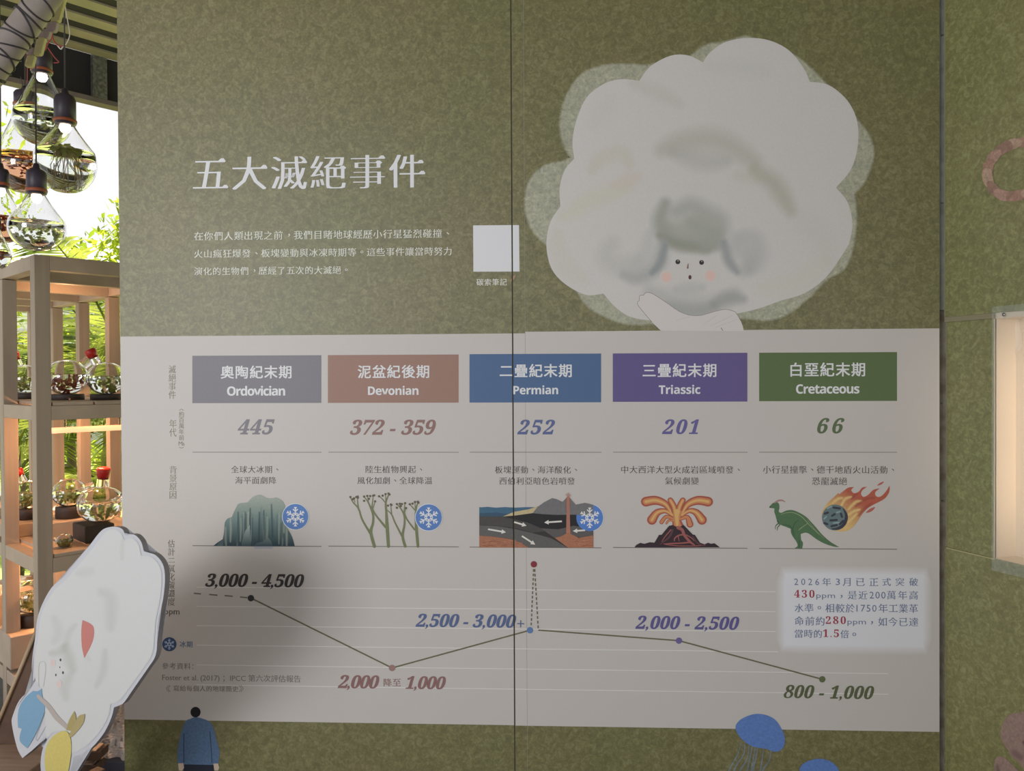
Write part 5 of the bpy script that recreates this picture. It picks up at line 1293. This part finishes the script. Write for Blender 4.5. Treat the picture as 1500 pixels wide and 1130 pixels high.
# ================================================================== GARDEN
def frond(L, droop, nleaf, wl, rnd, tilt):
    bm = bmesh.new(); pts = []
    for i in range(13):
        s = i/12; pts.append(Vector((L*s*math.cos(tilt*(1-s*.2))*(1-.12*s), 0, L*math.sin(tilt)*s-droop*L*s*s)))
    me = tube_me(pts, [.012*(1-.8*i/12) for i in range(13)], 5); bm.from_mesh(me)
    for i in range(nleaf):
        s = .12+.86*i/nleaf; k = s*12; j = min(int(k), 11); p = pts[j].lerp(pts[j+1], k-j); t = (pts[j+1]-pts[j]).normalized()
        ll = wl*math.sin(math.pi*min(.97, s*.85+.12))*rnd.uniform(.85, 1.1)
        for sgn in (-1, 1):
            d = (t*.55+Vector((0, sgn, -.15-.25*rnd.random()))).normalized(); e = t*.0075*(1+wl)
            m1 = p+d*ll*.5+Vector((0, 0, .01)); tip = p+d*ll+Vector((0, 0, -.10*ll))
            bm.faces.new([bm.verts.new(p-e*.6), bm.verts.new(m1-e), bm.verts.new(tip), bm.verts.new(m1+e), bm.verts.new(p+e*.6)])
    return bm_mesh('frond', bm)
rg = random.Random(21)
FR = [frond(1.5, .55, 46, .42, rg, .9), frond(1.3, .75, 42, .38, rg, .6), frond(1.6, .35, 48, .40, rg, 1.15)]
def palm(loc, h, n, s, label, seed, group='areca palms in the garden'):
    rnd = random.Random(seed); t = thing('palm', label, 'palm', group, loc=loc)
    link('stem', tube_me([(0, 0, 0), (.03, 0, h*.5), (0, .02, h)], [.05, .04, .03], 8), M['trunk'], t)
    for i in range(n):
        o = link('frond', FR[i % 3], M['leaf_palm'], t); o.location = (0, 0, h*rnd.uniform(.75, 1)); o.rotation_euler = (rnd.uniform(-.15, .15), rnd.uniform(-.2, .15), 2*math.pi*i/n+rnd.uniform(-.3, .3)); o.scale = (s*rnd.uniform(.8, 1.1),)*3
    return t
def gp(px, depth): q = pt(px, 560, depth); return Vector((q.x, q.y, 0))
palm(gp(192, 5.6), 1.45, 11, 1.05, 'areca palm arching over the rack beside the board edge', 1)
palm(gp(100, 6.6), 1.2, 9, 1.0, 'areca palm behind the middle of the rack', 2)
palm(gp(20, 5.6), 1.0, 9, 1.0, 'areca palm behind the left end of the rack', 3)
palm(gp(-60, 7.5), 1.6, 9, 1.2, 'areca palm at the far left of the garden', 4)
palm(gp(118, 5.2), .15, 9, .45, 'low palm with bright fronds behind the middle shelf', 5)
palm(gp(230, 7.5), 1.7, 9, 1.2, 'tall areca palm hidden mostly behind the board', 6)
# potted palm
pc = gp(147, 4.4)
pot = thing('potted_palm', 'spiky palm in a tall navy pot seen through the rack by the board edge', 'potted plant', loc=pc)
link('pot', lathe_me([(0, 0), (.09, 0), (.13, .35), (.155, .86), (.135, .86), (.11, .80), (0, .80)], 24), M['pot'], pot)
for i in range(14):
    o = link('frond', FR[i % 3], M['leaf_palm'], pot); o.location = (0, 0, .82); o.scale = (.27,)*3; o.rotation_euler = (0, -.3+.5*(i % 2), i*.9)
def tree(loc, blobs, th, m, label, n, size, seed, cat='tree', trunk_r=.1):
    rnd = random.Random(seed); t = thing('tree' if th > 0.4 else 'shrub', label, cat, loc=loc)
    if th > 0: link('trunk', tube_me([(0, 0, 0), (.06, .03, th*.5), (0, 0, th)], [trunk_r, trunk_r*.8, trunk_r*.55], 8), M['trunk'], t)
    bm = bmesh.new()
    for (bx, by, bz, br_) in blobs:
        for k in range(n):
            d = Vector((rnd.gauss(0, 1), rnd.gauss(0, 1), rnd.gauss(0, 1))).normalized()*br_*rnd.uniform(.55, 1.05)
            p = Vector((bx, by, bz))+d; e = Vector((rnd.gauss(0, 1), rnd.gauss(0, 1), rnd.gauss(0, 1))).normalized()*size*rnd.uniform(.6, 1.3); g_2 = e.cross(Vector((rnd.random(), rnd.random(), rnd.random()))).normalized()*size*.4
            bm.faces.new([bm.verts.new(p-e), bm.verts.new(p+g_2), bm.verts.new(p+e), bm.verts.new(p-g_2)])
    o = link('foliage', bm_mesh('f', bm), M[m], t, kind='stuff')
    return t
tl_ = gp(158, 9.0)
tree(gp(152, 7.6), [(0, 0, 2.55, .42), (.30, .2, 3.0, .38), (-.12, .1, 2.1, .4), (.45, 0, 2.45, .5), (.1, .2, 1.7, .5), (-.3, 0, 1.75, .3), (.6, 0, 1.9, .5), (.65, .1, 3.2, .35)], 1.8, 'leaf_yellow', 'small sunlit yellow-green tree rising beside the board edge', 420, .055, 31)
tree(gp(-45, 5.5), [(0, 0, 3.0, .45), (.25, 0, 2.6, .35), (.1, 0, 3.5, .4), (-.3, 0, 2.4, .5), (.2, .2, 2.1, .3)], 2.4, 'leaf_yellow', 'sunlit tree at the far left behind the hanging vases', 110, .045, 32)
tree(gp(85, 12.0), [(-1.6, 0, 1.5, .8), (-.6, 0, 1.4, .9), (.4, 0, 1.3, .8), (1.4, 0, 1.2, .7), (-2.6, 0, 1.4, .9)], .5, 'leaf_palm', 'broad green shrub mass far across the lawn', 420, .10, 33, 'shrub')
tree(gp(60, 9.5), [(0, 0, .5, .45), (.8, .2, .4, .4), (-.9, 0, .45, .4), (1.6, 0, .45, .45)], 0.0, 'leaf_yellow', 'low bright shrubs beyond the middle of the rack', 300, .07, 34, 'shrub')
tree(gp(20, 14.0), [(-2, 0, 1.6, 1.1), (-.4, 0, 1.5, 1.0), (1.4, 0, 1.4, 1.0)], .6, 'leaf_dark', 'darker green tree far behind the left of the rack', 420, .12, 35)
tree(Vector((-16, 17, 0)), [(-4, 0, 1.6, 1.3), (-2, 0, 1.4, 1.2), (0, 0, 1.5, 1.2), (2, 0, 1.2, 1.0)], .6, 'leaf_palm', 'long hedge mass at the far left of the lawn', 420, .13, 36, 'hedge')
# white house
hc_ = gp(105, 17); hs = thing('white_house', 'pale house with a low gable roof beyond the garden', 'house', loc=hc_)
link('wall', box_me((-2.2, 0, 0), (4.4, 0, 0), (0, 3, 0), (0, 0, 3.6)), M['white_wall'], hs)
bm = bmesh.new(); vs = [bm.verts.new(v) for v in ((-2.5, -.3, 3.6), (2.5, -.3, 3.6), (2.5, 3.3, 3.6), (-2.5, 3.3, 3.6), (-2.5, 1.5, 4.7), (2.5, 1.5, 4.7))]
for q in ((0, 1, 5, 4), (2, 3, 4, 5), (0, 4, 3), (1, 2, 5), (0, 3, 2, 1)): bm.faces.new([vs[i] for i in q])
link('roof', bm_mesh('r', bm), M['roof_tile'], hs)
for x in (-1.5, -.2, 1.1): link('window', box_me((x, -.03, 1.6), (.6, 0, 0), (0, .05, 0), (0, 0, 1.0)), M['roof_tile'], hs)
